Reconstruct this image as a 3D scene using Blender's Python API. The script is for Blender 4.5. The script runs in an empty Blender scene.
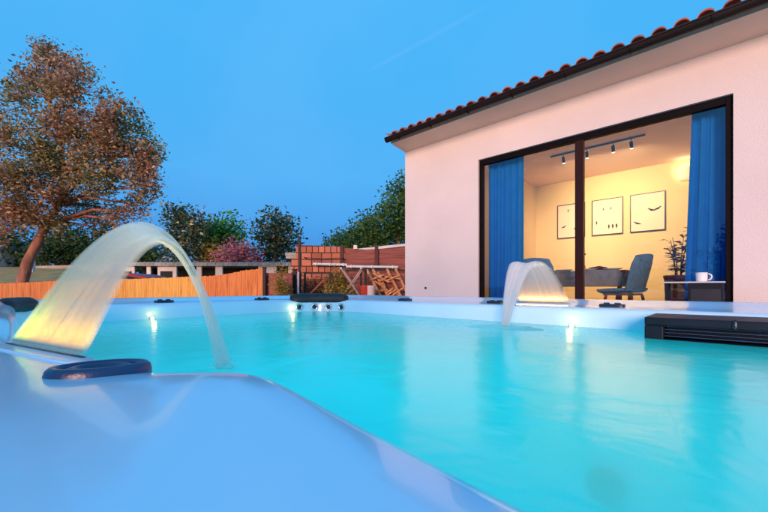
import bpy, bmesh, math, random
import numpy as np
from mathutils import Vector, Matrix

random.seed(7)
rng = np.random.default_rng(7)
R = math.radians
SC = bpy.context.scene
COL = SC.collection

# ------------------------------------------------------------------ camera
E = 0.95                      # eye height above the garden ground
F = 367.0                     # focal length in photo pixels (768 wide)
cam_d = bpy.data.cameras.new("camera")
cam_d.sensor_width = 36.0
cam_d.lens = F / 768 * 36.0
cam_d.shift_y = 32 / 768
cam_d.clip_start = 0.01
cam_d.clip_end = 2000
cam = bpy.data.objects.new("camera", cam_d)
COL.objects.link(cam)
cam.location = (0, 0, E)
cam.rotation_euler = (R(90), 0, 0)
SC.camera = cam

# ------------------------------------------------------------------ sun and sky
SUN_EL, SUN_DIR = 8.0, Vector((-0.25, -0.97, 0))
SUN_DIR.normalize()
sv = Vector((SUN_DIR.x * math.cos(R(SUN_EL)), SUN_DIR.y * math.cos(R(SUN_EL)), math.sin(R(SUN_EL))))
sun_d = bpy.data.lights.new("sun", 'SUN')
sun_d.energy = 4.1
sun_d.color = (1.0, 0.58, 0.40)
sun_d.angle = R(20)
sun = bpy.data.objects.new("sun", sun_d)
COL.objects.link(sun)
sun.rotation_euler = sv.to_track_quat('Z', 'Y').to_euler()
sun.location = (0, -20, 20)

def ray(px, py):
    return Vector(((px - 384) / F, 1.0, (288 - py) / F))

world = bpy.data.worlds.new("World")
SC.world = world
world.use_nodes = True
wt = world.node_tree
wt.nodes.clear()
def wn(t, **k):
    n = wt.nodes.new(t)
    for a, b in k.items():
        setattr(n, a, b)
    return n
out = wn('ShaderNodeOutputWorld')
tc = wn('ShaderNodeTexCoord')
sep = wn('ShaderNodeSeparateXYZ')
wt.links.new(tc.outputs['Generated'], sep.inputs[0])
ramp = wn('ShaderNodeValToRGB')
cr = ramp.color_ramp
cr.elements[0].position = 0.0
cr.elements[0].color = (0.032, 0.22, 0.64, 1)
cr.elements[1].position = 1.0
cr.elements[1].color = (0.085, 0.50, 1.0, 1)
for p, c in ((0.08, (0.036, 0.255, 0.71, 1)), (0.17, (0.060, 0.35, 0.84, 1)), (0.28, (0.078, 0.43, 0.91, 1)), (0.5, (0.062, 0.45, 0.93, 1))):
    e = cr.elements.new(p)
    e.color = c
wt.links.new(sep.outputs['Z'], ramp.inputs[0])
# faint high cloud mottling and one thin vapour trail
noise = wn('ShaderNodeTexNoise')
noise.inputs['Scale'].default_value = 2.2
noise.inputs['Detail'].default_value = 4
wt.links.new(tc.outputs['Generated'], noise.inputs['Vector'])
nm = wn('ShaderNodeMapRange')
nm.inputs['From Min'].default_value = 0.45
nm.inputs['From Max'].default_value = 0.8
nm.inputs['To Max'].default_value = 0.09
wt.links.new(noise.outputs['Fac'], nm.inputs['Value'])
ra, rb = ray(385, 62).normalized(), ray(465, 18).normalized()
pn = ra.cross(rb).normalized()
mid = (ra + rb).normalized()
dt = wn('ShaderNodeVectorMath', operation='DOT_PRODUCT')
dt.inputs[1].default_value = pn
wt.links.new(tc.outputs['Generated'], dt.inputs[0])
ab = wn('ShaderNodeMath', operation='ABSOLUTE')
wt.links.new(dt.outputs['Value'], ab.inputs[0])
tr = wn('ShaderNodeMapRange', interpolation_type='SMOOTHSTEP')
tr.inputs['From Min'].default_value = 0.007
tr.inputs['From Max'].default_value = 0.0005
tr.inputs['To Max'].default_value = 1
wt.links.new(ab.outputs[0], tr.inputs['Value'])
dm = wn('ShaderNodeVectorMath', operation='DOT_PRODUCT')
dm.inputs[1].default_value = mid
wt.links.new(tc.outputs['Generated'], dm.inputs[0])
tm = wn('ShaderNodeMapRange', interpolation_type='SMOOTHSTEP')
tm.inputs['From Min'].default_value = 0.985
tm.inputs['From Max'].default_value = 0.999
tm.inputs['To Max'].default_value = 0.06
wt.links.new(dm.outputs['Value'], tm.inputs['Value'])
tmul = wn('ShaderNodeMath', operation='MULTIPLY')
wt.links.new(tr.outputs[0], tmul.inputs[0])
wt.links.new(tm.outputs[0], tmul.inputs[1])
addf = wn('ShaderNodeMath', operation='ADD')
wt.links.new(tmul.outputs[0], addf.inputs[0])
wt.links.new(nm.outputs[0], addf.inputs[1])
mixc = wn('ShaderNodeMix', data_type='RGBA')
mixc.inputs['B'].default_value = (0.45, 0.72, 1.0, 1)
wt.links.new(addf.outputs[0], mixc.inputs['Factor'])
wt.links.new(ramp.outputs['Color'], mixc.inputs['A'])
bg = wn('ShaderNodeBackground')
bg.inputs['Strength'].default_value = 1.0
wt.links.new(mixc.outputs['Result'], bg.inputs['Color'])
sky = wn('ShaderNodeTexSky', sky_type='NISHITA')
sky.sun_disc = False
sky.sun_elevation = R(SUN_EL)
sky.sun_rotation = math.atan2(SUN_DIR.x, SUN_DIR.y)
bg2 = wn('ShaderNodeBackground')
bg2.inputs['Strength'].default_value = 0.006
wt.links.new(sky.outputs[0], bg2.inputs['Color'])
ads = wn('ShaderNodeAddShader')
wt.links.new(bg.outputs[0], ads.inputs[0])
wt.links.new(bg2.outputs[0], ads.inputs[1])
wt.links.new(ads.outputs[0], out.inputs['Surface'])

SC.view_settings.view_transform = 'Standard'
SC.view_settings.look = 'None'
SC.view_settings.exposure = 0.0
SC.view_settings.gamma = 1.0
SC.view_settings.use_curve_mapping = False
SC.render.engine = 'CYCLES'
SC.cycles.use_denoising = True
SC.cycles.max_bounces = 10
SC.cycles.transparent_max_bounces = 24
SC.cycles.sample_clamp_indirect = 6
SC.cycles.blur_glossy = 0.5

# ------------------------------------------------------------------ frames of reference
TH = R(47)                    # the house and the spa share one direction: local x = d (away), local y = s (along the facade)
CD, SD = math.cos(TH), math.sin(TH)
def W(d, s, h):               # house/spa frame (h measured from the eye) -> world
    return Vector((CD * d - SD * s, SD * d + CD * s, E + h))
def P(px, py, Y):             # where a photo pixel lies at depth Y
    return Vector(((px - 384) / F * Y, Y, E + (288 - py) / F * Y))

# ------------------------------------------------------------------ materials
def nodes_of(name):
    m = bpy.data.materials.new(name)
    m.use_nodes = True
    return m, m.node_tree, m.node_tree.nodes['Principled BSDF']

def mat(name, col, rough=0.6, var=0.15, scale=8.0, bump=0.0, bscale=60.0, metal=0.0, spec=0.5, coat=0.0, stretch=(1, 1, 1), col2=None):
    m, t, b = nodes_of(name)
    tcx = t.nodes.new('ShaderNodeTexCoord')
    mp = t.nodes.new('ShaderNodeMapping')
    mp.inputs['Scale'].default_value = stretch
    t.links.new(tcx.outputs['Object'], mp.inputs[0])
    n = t.nodes.new('ShaderNodeTexNoise')
    n.inputs['Scale'].default_value = scale
    n.inputs['Detail'].default_value = 6
    t.links.new(mp.outputs[0], n.inputs['Vector'])
    r = t.nodes.new('ShaderNodeValToRGB')
    c2 = col2 or tuple(c * (1 - var) for c in col)
    c1 = col if col2 else tuple(min(1, c * (1 + var)) for c in col)
    r.color_ramp.elements[0].position = 0.3
    r.color_ramp.elements[1].position = 0.7
    r.color_ramp.elements[0].color = (*c2, 1)
    r.color_ramp.elements[1].color = (*c1, 1)
    t.links.new(n.outputs['Fac'], r.inputs[0])
    t.links.new(r.outputs[0], b.inputs['Base Color'])
    b.inputs['Roughness'].default_value = rough
    b.inputs['Metallic'].default_value = metal
    b.inputs['Specular IOR Level'].default_value = spec
    b.inputs['Coat Weight'].default_value = coat
    b.inputs['Coat Roughness'].default_value = 0.05
    if bump:
        n2 = t.nodes.new('ShaderNodeTexNoise')
        n2.inputs['Scale'].default_value = bscale
        n2.inputs['Detail'].default_value = 5
        t.links.new(mp.outputs[0], n2.inputs['Vector'])
        bp = t.nodes.new('ShaderNodeBump')
        bp.inputs['Strength'].default_value = bump
        bp.inputs['Distance'].default_value = 0.01
        t.links.new(n2.outputs['Fac'], bp.inputs['Height'])
        t.links.new(bp.outputs[0], b.inputs['Normal'])
    return m

def leaf_mat(name, cols, noise_cols=None, nscale=0.6):
    """leaf colours vary leaf by leaf, and in patches through the crown"""
    m, t, b = nodes_of(name)
    g = t.nodes.new('ShaderNodeNewGeometry')
    r = t.nodes.new('ShaderNodeValToRGB')
    els = r.color_ramp.elements
    els[0].color = (*cols[0], 1)
    els[1].color = (*cols[-1], 1)
    for i, c in enumerate(cols[1:-1]):
        e = els.new((i + 1) / (len(cols) - 1))
        e.color = (*c, 1)
    t.links.new(g.outputs['Random Per Island'], r.inputs[0])
    colout = r.outputs[0]
    if noise_cols:
        tcx = t.nodes.new('ShaderNodeTexCoord')
        n = t.nodes.new('ShaderNodeTexNoise')
        n.inputs['Scale'].default_value = nscale
        n.inputs['Detail'].default_value = 3
        t.links.new(tcx.outputs['Object'], n.inputs['Vector'])
        mr = t.nodes.new('ShaderNodeMapRange')
        mr.inputs['From Min'].default_value = 0.4
        mr.inputs['From Max'].default_value = 0.6
        t.links.new(n.outputs['Fac'], mr.inputs['Value'])
        r2 = t.nodes.new('ShaderNodeValToRGB')
        r2.color_ramp.elements[0].color = (*noise_cols[0], 1)
        r2.color_ramp.elements[1].color = (*noise_cols[1], 1)
        t.links.new(g.outputs['Random Per Island'], r2.inputs[0])
        mx = t.nodes.new('ShaderNodeMix')
        mx.data_type = 'RGBA'
        t.links.new(mr.outputs[0], mx.inputs['Factor'])
        t.links.new(colout, mx.inputs['A'])
        t.links.new(r2.outputs[0], mx.inputs['B'])
        colout = mx.outputs['Result']
    b.inputs['Roughness'].default_value = 0.55
    b.inputs['Specular IOR Level'].default_value = 0.3
    t.links.new(colout, b.inputs['Base Color'])
    tl = t.nodes.new('ShaderNodeBsdfTranslucent')
    t.links.new(colout, tl.inputs['Color'])
    ms = t.nodes.new('ShaderNodeMixShader')
    ms.inputs[0].default_value = 0.3
    o = t.nodes['Material Output']
    t.links.new(b.outputs[0], ms.inputs[1])
    t.links.new(tl.outputs[0], ms.inputs[2])
    t.links.new(ms.outputs[0], o.inputs['Surface'])
    return m

def emit_mat(name, col, strength):
    m, t, b = nodes_of(name)
    b.inputs['Base Color'].default_value = (*col, 1)
    b.inputs['Emission Color'].default_value = (*col, 1)
    b.inputs['Emission Strength'].default_value = strength
    return m

M = {}
M['shell'] = mat('spa_acrylic', (0.60, 0.84, 0.97), 0.20, 0.04, 5.0, spec=0.4, coat=0.45, col2=(0.54, 0.79, 0.95))
M['black_plastic'] = mat('black_plastic', (0.012, 0.016, 0.028), 0.35, 0.2, 20, 0.1, 200)
M['navy_plastic'] = mat('dark_navy_plastic', (0.014, 0.045, 0.12), 0.3, 0.2, 8, 0.08, 150)
M['housing'] = mat('dark_housing', (0.004, 0.010, 0.022), 0.5, 0.2, 8, 0.08, 150, spec=0.2)
M['black_foam'] = mat('black_foam', (0.015, 0.013, 0.016), 0.5, 0.3, 25, 0.3, 180)
M['chrome'] = mat('brushed_steel', (0.6, 0.62, 0.65), 0.25, 0.1, 30, metal=0.9)
M['grey_plastic'] = mat('pale_grey_plastic', (0.55, 0.60, 0.66), 0.3, 0.05)
M['cabinet'] = mat('spa_cabinet', (0.10, 0.09, 0.085), 0.6, 0.2, 6, stretch=(1, 1, 8))
M['stucco'] = mat('pink_stucco', (0.74, 0.67, 0.665), 0.9, 0.05, 1.4, 0.6, 110)
M['soffit'] = mat('soffit_plaster', (0.90, 0.66, 0.54), 0.9, 0.04, 3, 0.2, 90)  # peach tone carries the warm glow under the eaves in the colour
M['tile'] = mat('clay_tile', (0.34, 0.10, 0.07), 0.75, 0.45, 6, 0.3, 60)
M['gutter'] = mat('brown_gutter', (0.014, 0.007, 0.006), 0.4, 0.2, 5, spec=0.3)
M['frame'] = mat('black_aluminium', (0.006, 0.004, 0.005), 0.6, 0.15, 5, spec=0.08)
M['mullion'] = mat('reflection_brown_aluminium', (0.026, 0.010, 0.010), 0.5, 0.15, 5, spec=0.12)  # reddish brown stands for a reflection on the mullion
M['room_wall'] = mat('room_paint', (0.85, 0.71, 0.40), 0.85, 0.02, 2, 0.08, 120)
M['room_ceiling'] = mat('ceiling_paint', (0.93, 0.71, 0.56), 0.9, 0.02, 2)
M['room_floor'] = mat('floor_boards', (0.60, 0.42, 0.28), 0.45, 0.25, 3, stretch=(1, 8, 1))
M['curtain'] = mat('sky_reflection_curtain', (0.002, 0.27, 0.97), 0.85, 0.08, 6, 0.1, 200)  # blue of the sky mirrored in the panes, painted into the cloth
M['rail'] = mat('black_metal', (0.02, 0.02, 0.025), 0.4, 0.2)
M['print'] = mat('cream_print', (0.88, 0.80, 0.66), 0.8, 0.02, 4)
M['ink'] = mat('black_ink', (0.02, 0.018, 0.02), 0.8, 0.1)
M['cloth'] = mat('grey_blue_tablecloth', (0.30, 0.37, 0.48), 0.85, 0.12, 12, 0.15, 160)
M['wood'] = mat('reddish_wood', (0.26, 0.09, 0.05), 0.5, 0.25, 5, stretch=(1, 1, 6))
M['chair_blue'] = mat('blue_grey_upholstery', (0.15, 0.36, 0.66), 0.8, 0.1, 14, 0.15, 180)
M['china'] = mat('white_china', (0.85, 0.83, 0.80), 0.25, 0.03)
M['dark_tray'] = mat('dark_wood_tray', (0.09, 0.05, 0.03), 0.5, 0.2)
M['pot_red'] = mat('terracotta_basket', (0.30, 0.09, 0.06), 0.7, 0.2, 20)
M['pot_pale'] = mat('pale_band', (0.52, 0.34, 0.25), 0.7, 0.1)
M['bark'] = mat('bark', (0.27, 0.115, 0.075), 0.9, 0.4, 9, 0.8, 30, stretch=(1, 1, 0.25))
M['dark_bark'] = mat('dark_bark', (0.06, 0.045, 0.035), 0.9, 0.3, 9, 0.6, 30, stretch=(1, 1, 0.25))
M['lawn'] = mat('dry_lawn', (0.70, 0.33, 0.08), 0.95, 0.2, 1.6, 0.9, 6, col2=(0.26, 0.15, 0.035))
M['paving'] = mat('terrace_stone', (0.42, 0.36, 0.32), 0.8, 0.15, 3, 0.2, 40)
M['white_wall'] = mat('whitewash', (0.68, 0.62, 0.60), 0.9, 0.1, 1.2, 0.2, 30)
M['stone'] = mat('field_stone', (0.36, 0.29, 0.22), 0.9, 0.25, 2)
M['roof_grey'] = mat('grey_roof_sheet', (0.30, 0.29, 0.28), 0.8, 0.3, 3)
M['dark'] = mat('dark_opening', (0.02, 0.018, 0.018), 0.9, 0.2)
M['post'] = mat('dark_post', (0.022, 0.010, 0.010), 0.7, 0.2)
M['rust_panel'] = mat('rust_red_sheet', (0.26, 0.045, 0.03), 0.55, 0.25, 2.5, 0.1, 20)
M['brown_boards'] = mat('brown_boards', (0.36, 0.115, 0.09), 0.8, 0.5, 2.2, 0.5, 20, stretch=(0.6, 1, 11), col2=(0.13, 0.035, 0.03))
M['pale_pipe'] = mat('pale_pipe', (0.62, 0.66, 0.68), 0.6, 0.15, 5)
M['pale_wood'] = mat('pale_painted_wood', (0.38, 0.25, 0.23), 0.7, 0.2)
M['batten'] = mat('sawn_wood', (0.62, 0.28, 0.12), 0.7, 0.4, 6, stretch=(4, 4, 0.6))
M['white_metal'] = mat('white_metal', (0.72, 0.62, 0.60), 0.5, 0.1)
M['car_red'] = mat('red_car_paint', (0.34, 0.012, 0.02), 0.5, 0.05, coat=0.1)
M['car_glass'] = mat('car_glass', (0.02, 0.025, 0.03), 0.08, 0.1)
M['tyre'] = mat('tyre_rubber', (0.02, 0.02, 0.02), 0.8, 0.1)
M['sheet_roof'] = mat('pale_roof_sheet', (0.55, 0.57, 0.60), 0.6, 0.15, 3)
M['pillar_red'] = mat('pillar_concrete', (0.085, 0.030, 0.026), 0.85, 0.2, 6)
M['shade'] = emit_mat('lit_lampshade', (1.0, 0.78, 0.45), 0.75)
M['led'] = emit_mat('led_white', (1.0, 0.88, 0.42), 4.0)
M['spot_lens'] = emit_mat('spot_lens', (1.0, 0.85, 0.6), 6.0)
M['leaf_red'] = leaf_mat('sunset_lit_leaf', [(0.15, 0.07, 0.04), (0.42, 0.21, 0.12), (0.26, 0.17, 0.08), (0.72, 0.43, 0.28)],  # red-brown holds the sunset light on the leaves, painted into their colour
                         [(0.10, 0.11, 0.04), (0.48, 0.42, 0.18)], 0.55)
M['leaf_olive'] = leaf_mat('olive_leaf', [(0.025, 0.05, 0.02), (0.06, 0.09, 0.035), (0.035, 0.07, 0.025), (0.05, 0.08, 0.03), (0.55, 0.52, 0.30)])
M['leaf_green'] = leaf_mat('green_leaf', [(0.028, 0.117, 0.019), (0.081, 0.284, 0.037), (0.058, 0.200, 0.028), (0.139, 0.333, 0.055)])
M['leaf_dark'] = leaf_mat('dark_leaf', [(0.018, 0.048, 0.015), (0.046, 0.100, 0.025), (0.032, 0.071, 0.017), (0.102, 0.119, 0.034)])
M['leaf_black'] = leaf_mat('blackish_leaf', [(0.004, 0.008, 0.005), (0.008, 0.016, 0.008)])
M['leaf_hill'] = leaf_mat('hillside_leaf', [(0.020, 0.074, 0.018), (0.068, 0.174, 0.032), (0.038, 0.111, 0.022), (0.145, 0.212, 0.052)],
                          [(0.020, 0.055, 0.015), (0.097, 0.212, 0.044)], 0.5)
M['leaf_yellow'] = leaf_mat('yellowing_leaf', [(0.190, 0.180, 0.029), (0.435, 0.264, 0.048), (0.245, 0.216, 0.038), (0.707, 0.264, 0.058)])
M['blossom'] = leaf_mat('oleander_blossom', [(0.70, 0.12, 0.19), (0.80, 0.34, 0.38), (0.12, 0.12, 0.05), (0.62, 0.10, 0.15), (0.80, 0.24, 0.28)])
M['flower_bed'] = leaf_mat('red_flower_leaf', [(0.900, 0.047, 0.029), (0.182, 0.125, 0.036), (0.364, 0.140, 0.043), (0.127, 0.109, 0.029), (0.819, 0.187, 0.129)])
M['house_plant'] = leaf_mat('house_plant_leaf', [(0.080, 0.080, 0.032), (0.160, 0.128, 0.048)])

# reeds: tall thin streaks
def reed_mat(name='reed_screen', cs=None):
    m, t, b = nodes_of(name)
    tcx = t.nodes.new('ShaderNodeTexCoord')
    mp = t.nodes.new('ShaderNodeMapping')
    mp.inputs['Scale'].default_value = (60.800, 60.800, 2.560)
    t.links.new(tcx.outputs['Object'], mp.inputs[0])
    n = t.nodes.new('ShaderNodeTexNoise')
    n.inputs['Scale'].default_value = 1.0
    n.inputs['Detail'].default_value = 5
    n.inputs['Roughness'].default_value = 0.7
    t.links.new(mp.outputs[0], n.inputs['Vector'])
    r = t.nodes.new('ShaderNodeValToRGB')
    e = r.color_ramp.elements
    e[0].position, e[0].color = 0.32, (0.30, 0.075, 0.02, 1)
    e[1].position, e[1].color = 0.62, (0.82, 0.30, 0.09, 1)
    x = e.new(0.42)
    x.color = (0.64, 0.19, 0.05, 1)
    if cs:
        e[0].color, x.color, e[1].color = [(*q, 1) for q in cs]
    if cs: e[1].color, e[2].color = (*cs[1], 1), (*cs[2], 1)
    t.links.new(n.outputs['Fac'], r.inputs[0])
    t.links.new(r.outputs[0], b.inputs['Base Color'])
    b.inputs['Roughness'].default_value = 0.8
    bp = t.nodes.new('ShaderNodeBump')
    bp.inputs['Strength'].default_value = 0.6
    bp.inputs['Distance'].default_value = 0.01
    t.links.new(n.outputs['Fac'], bp.inputs['Height'])
    t.links.new(bp.outputs[0], b.inputs['Normal'])
    return m
M['reed'] = reed_mat()
M['reed_gold'] = reed_mat('golden_reed', ((0.40, 0.15, 0.03), (0.78, 0.36, 0.07), (0.90, 0.50, 0.12)))

def block_mat():
    m, t, b = nodes_of('clay_blocks')
    tcx = t.nodes.new('ShaderNodeTexCoord')
    mp = t.nodes.new('ShaderNodeMapping')
    mp.inputs['Rotation'].default_value = (R(90), 0, 0)
    t.links.new(tcx.outputs['Object'], mp.inputs[0])
    br = t.nodes.new('ShaderNodeTexBrick')
    br.inputs['Scale'].default_value = 1.0
    br.inputs['Color1'].default_value = (0.34, 0.11, 0.065, 1)
    br.inputs['Color2'].default_value = (0.62, 0.24, 0.14, 1)
    br.inputs['Mortar'].default_value = (0.06, 0.014, 0.012, 1)
    br.inputs['Brick Width'].default_value = 0.25
    br.inputs['Row Height'].default_value = 0.165
    br.inputs['Mortar Size'].default_value = 0.011
    br.inputs['Bias'].default_value = 0.0
    br.squash = 0.6
    br.squash_frequency = 3
    br.offset_frequency = 3
    t.links.new(mp.outputs[0], br.inputs['Vector'])
    n = t.nodes.new('ShaderNodeTexNoise')
    n.inputs['Scale'].default_value = 5
    n.inputs['Detail'].default_value = 6
    t.links.new(tcx.outputs['Object'], n.inputs['Vector'])
    mx = t.nodes.new('ShaderNodeMix')
    mx.data_type = 'RGBA'
    mx.blend_type = 'MULTIPLY'
    mr = t.nodes.new('ShaderNodeMapRange')
    mr.inputs['To Min'].default_value = 0.0
    mr.inputs['To Max'].default_value = 0.7
    t.links.new(n.outputs['Fac'], mr.inputs['Value'])
    t.links.new(mr.outputs[0], mx.inputs['Factor'])
    t.links.new(br.outputs['Color'], mx.inputs['A'])
    mx.inputs['B'].default_value = (0.75, 0.55, 0.5, 1)
    t.links.new(mx.outputs['Result'], b.inputs['Base Color'])
    b.inputs['Roughness'].default_value = 0.9
    bp = t.nodes.new('ShaderNodeBump')
    bp.inputs['Strength'].default_value = 0.7
    bp.inputs['Distance'].default_value = 0.02
    bp.invert = True
    t.links.new(br.outputs['Fac'], bp.inputs['Height'])
    t.links.new(bp.outputs[0], b.inputs['Normal'])
    return m
M['blocks'] = block_mat()

def glass_mat():
    m, t, b = nodes_of('window_glass')
    t.nodes.remove(b)
    tr_ = t.nodes.new('ShaderNodeBsdfTransparent')
    tr_.inputs[0].default_value = (0.97, 0.97, 0.96, 1)
    gl = t.nodes.new('ShaderNodeBsdfGlossy')
    gl.inputs['Roughness'].default_value = 0.01
    fr = t.nodes.new('ShaderNodeFresnel')
    fr.inputs[0].default_value = 2.0
    ms = t.nodes.new('ShaderNodeMixShader')
    t.links.new(fr.outputs[0], ms.inputs[0])
    t.links.new(tr_.outputs[0], ms.inputs[1])
    t.links.new(gl.outputs[0], ms.inputs[2])
    t.links.new(ms.outputs[0], t.nodes['Material Output'].inputs['Surface'])
    return m
M['glass'] = glass_mat()

def water_mat():
    m, t, b = nodes_of('spa_water')
    t.nodes.remove(b)
    tcx = t.nodes.new('ShaderNodeTexCoord')
    n1 = t.nodes.new('ShaderNodeTexNoise')
    n1.inputs['Scale'].default_value = 5.0
    n1.inputs['Detail'].default_value = 3
    n1.inputs['Distortion'].default_value = 0.6
    t.links.new(tcx.outputs['Object'], n1.inputs['Vector'])
    mp = t.nodes.new('ShaderNodeMapping')
    mp.inputs['Rotation'].default_value = (0, 0, R(20))
    mp.inputs['Scale'].default_value = (30, 10, 1)
    t.links.new(tcx.outputs['Object'], mp.inputs[0])
    n2 = t.nodes.new('ShaderNodeTexNoise')
    n2.inputs['Scale'].default_value = 1.0
    n2.inputs['Detail'].default_value = 2
    t.links.new(mp.outputs[0], n2.inputs['Vector'])
    ad = t.nodes.new('ShaderNodeMath')
    ad.operation = 'MULTIPLY_ADD'
    ad.inputs[1].default_value = 0.18
    t.links.new(n2.outputs['Fac'], ad.inputs[0])
    t.links.new(n1.outputs['Fac'], ad.inputs[2])
    bp = t.nodes.new('ShaderNodeBump')
    bp.inputs['Strength'].default_value = 0.34
    bp.inputs['Distance'].default_value = 0.012
    t.links.new(ad.outputs[0], bp.inputs['Height'])
    fr = t.nodes.new('ShaderNodeFresnel')
    fr.inputs[0].default_value = 1.55
    t.links.new(bp.outputs[0], fr.inputs['Normal'])
    tr_ = t.nodes.new('ShaderNodeBsdfTransparent')
    tr_.inputs[0].default_value = (0.08, 0.92, 1.0, 1)
    tl = t.nodes.new('ShaderNodeBsdfTranslucent')
    tl.inputs[0].default_value = (0.02, 0.88, 0.95, 1)
    t.links.new(bp.outputs[0], tl.inputs['Normal'])
    body = t.nodes.new('ShaderNodeMixShader')
    body.inputs[0].default_value = 0.72
    t.links.new(tr_.outputs[0], body.inputs[1])
    t.links.new(tl.outputs[0], body.inputs[2])
    gl = t.nodes.new('ShaderNodeBsdfGlossy')
    gl.inputs['Roughness'].default_value = 0.19
    t.links.new(bp.outputs[0], gl.inputs['Normal'])
    ms = t.nodes.new('ShaderNodeMixShader')
    fm_ = t.nodes.new('ShaderNodeMath'); fm_.operation = 'MULTIPLY'; fm_.inputs[1].default_value = 1.0
    t.links.new(fr.outputs[0], fm_.inputs[0])
    t.links.new(fm_.outputs[0], ms.inputs[0])
    t.links.new(body.outputs[0], ms.inputs[1])
    t.links.new(gl.outputs[0], ms.inputs[2])
    t.links.new(ms.outputs[0], t.nodes['Material Output'].inputs['Surface'])
    return m
M['water'] = water_mat()

def jet_mat(name, lo, hi):
    """falling sheet of aerated water: streaks along the flow, see-through between them"""
    m, t, b = nodes_of(name)
    t.nodes.remove(b)
    uv = t.nodes.new('ShaderNodeUVMap')
    uv.uv_map = 'flow'
    mp = t.nodes.new('ShaderNodeMapping')
    mp.inputs['Scale'].default_value = (11, 0.5, 1)
    t.links.new(uv.outputs[0], mp.inputs[0])
    n = t.nodes.new('ShaderNodeTexNoise')
    n.inputs['Scale'].default_value = 1.0
    n.inputs['Detail'].default_value = 4
    n.inputs['Roughness'].default_value = 0.6
    t.links.new(mp.outputs[0], n.inputs['Vector'])
    mr = t.nodes.new('ShaderNodeMapRange')
    mr.inputs['From Min'].default_value = 0.3
    mr.inputs['From Max'].default_value = 0.7
    mr.inputs['To Min'].default_value = lo
    mr.inputs['To Max'].default_value = hi
    t.links.new(n.outputs['Fac'], mr.inputs['Value'])
    # the edges of the sheet thin out
    sx = t.nodes.new('ShaderNodeSeparateXYZ')
    t.links.new(uv.outputs[0], sx.inputs[0])
    e1 = t.nodes.new('ShaderNodeMath'); e1.operation = 'SUBTRACT'; e1.inputs[1].default_value = 0.5
    t.links.new(sx.outputs[0], e1.inputs[0])
    e2 = t.nodes.new('ShaderNodeMath'); e2.operation = 'ABSOLUTE'
    t.links.new(e1.outputs[0], e2.inputs[0])
    e3 = t.nodes.new('ShaderNodeMapRange')
    e3.inputs['From Min'].default_value = 0.5
    e3.inputs['From Max'].default_value = 0.40
    e3.inputs['To Min'].default_value = 0.15
    e3.inputs['To Max'].default_value = 1.0
    t.links.new(e2.outputs[0], e3.inputs['Value'])
    mu = t.nodes.new('ShaderNodeMath'); mu.operation = 'MULTIPLY'
    t.links.new(mr.outputs[0], mu.inputs[0])
    t.links.new(e3.outputs[0], mu.inputs[1])
    tr_ = t.nodes.new('ShaderNodeBsdfTransparent')
    tl = t.nodes.new('ShaderNodeBsdfTranslucent')
    tl.inputs[0].default_value = (0.90, 0.80, 0.78, 1)
    df = t.nodes.new('ShaderNodeBsdfDiffuse')
    df.inputs[0].default_value = (0.90, 0.80, 0.78, 1)
    gl = t.nodes.new('ShaderNodeBsdfGlossy')
    gl.inputs['Roughness'].default_value = 0.25
    # colour darkened near the slot so the LED tint shows, paler further along
    foot_tone = t.nodes.new('ShaderNodeMapRange')
    foot_tone.inputs['From Min'].default_value = 0.02
    foot_tone.inputs['From Max'].default_value = 0.38
    t.links.new(sx.outputs[1], foot_tone.inputs['Value'])
    cm = t.nodes.new('ShaderNodeMix'); cm.data_type = 'RGBA'
    cm.inputs['A'].default_value = (0.50, 0.46, 0.42, 1)
    cm.inputs['B'].default_value = (0.92, 0.82, 0.80, 1)
    t.links.new(foot_tone.outputs[0], cm.inputs['Factor'])
    t.links.new(cm.outputs['Result'], tl.inputs[0]); t.links.new(cm.outputs['Result'], df.inputs[0])
    m1 = t.nodes.new('ShaderNodeMixShader'); m1.inputs[0].default_value = 0.5
    t.links.new(df.outputs[0], m1.inputs[1]); t.links.new(tl.outputs[0], m1.inputs[2])
    m2 = t.nodes.new('ShaderNodeMixShader'); m2.inputs[0].default_value = 0.08
    t.links.new(m1.outputs[0], m2.inputs[1]); t.links.new(gl.outputs[0], m2.inputs[2])
    ms = t.nodes.new('ShaderNodeMixShader')
    t.links.new(mu.outputs[0], ms.inputs[0])
    t.links.new(tr_.outputs[0], ms.inputs[1]); t.links.new(m2.outputs[0], ms.inputs[2])
    t.links.new(ms.outputs[0], t.nodes['Material Output'].inputs['Surface'])
    return m
M['jet_water'] = jet_mat('jet_water', 0.52, 0.86)
M['foam'] = jet_mat('foam', 0.25, 0.95)

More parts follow.
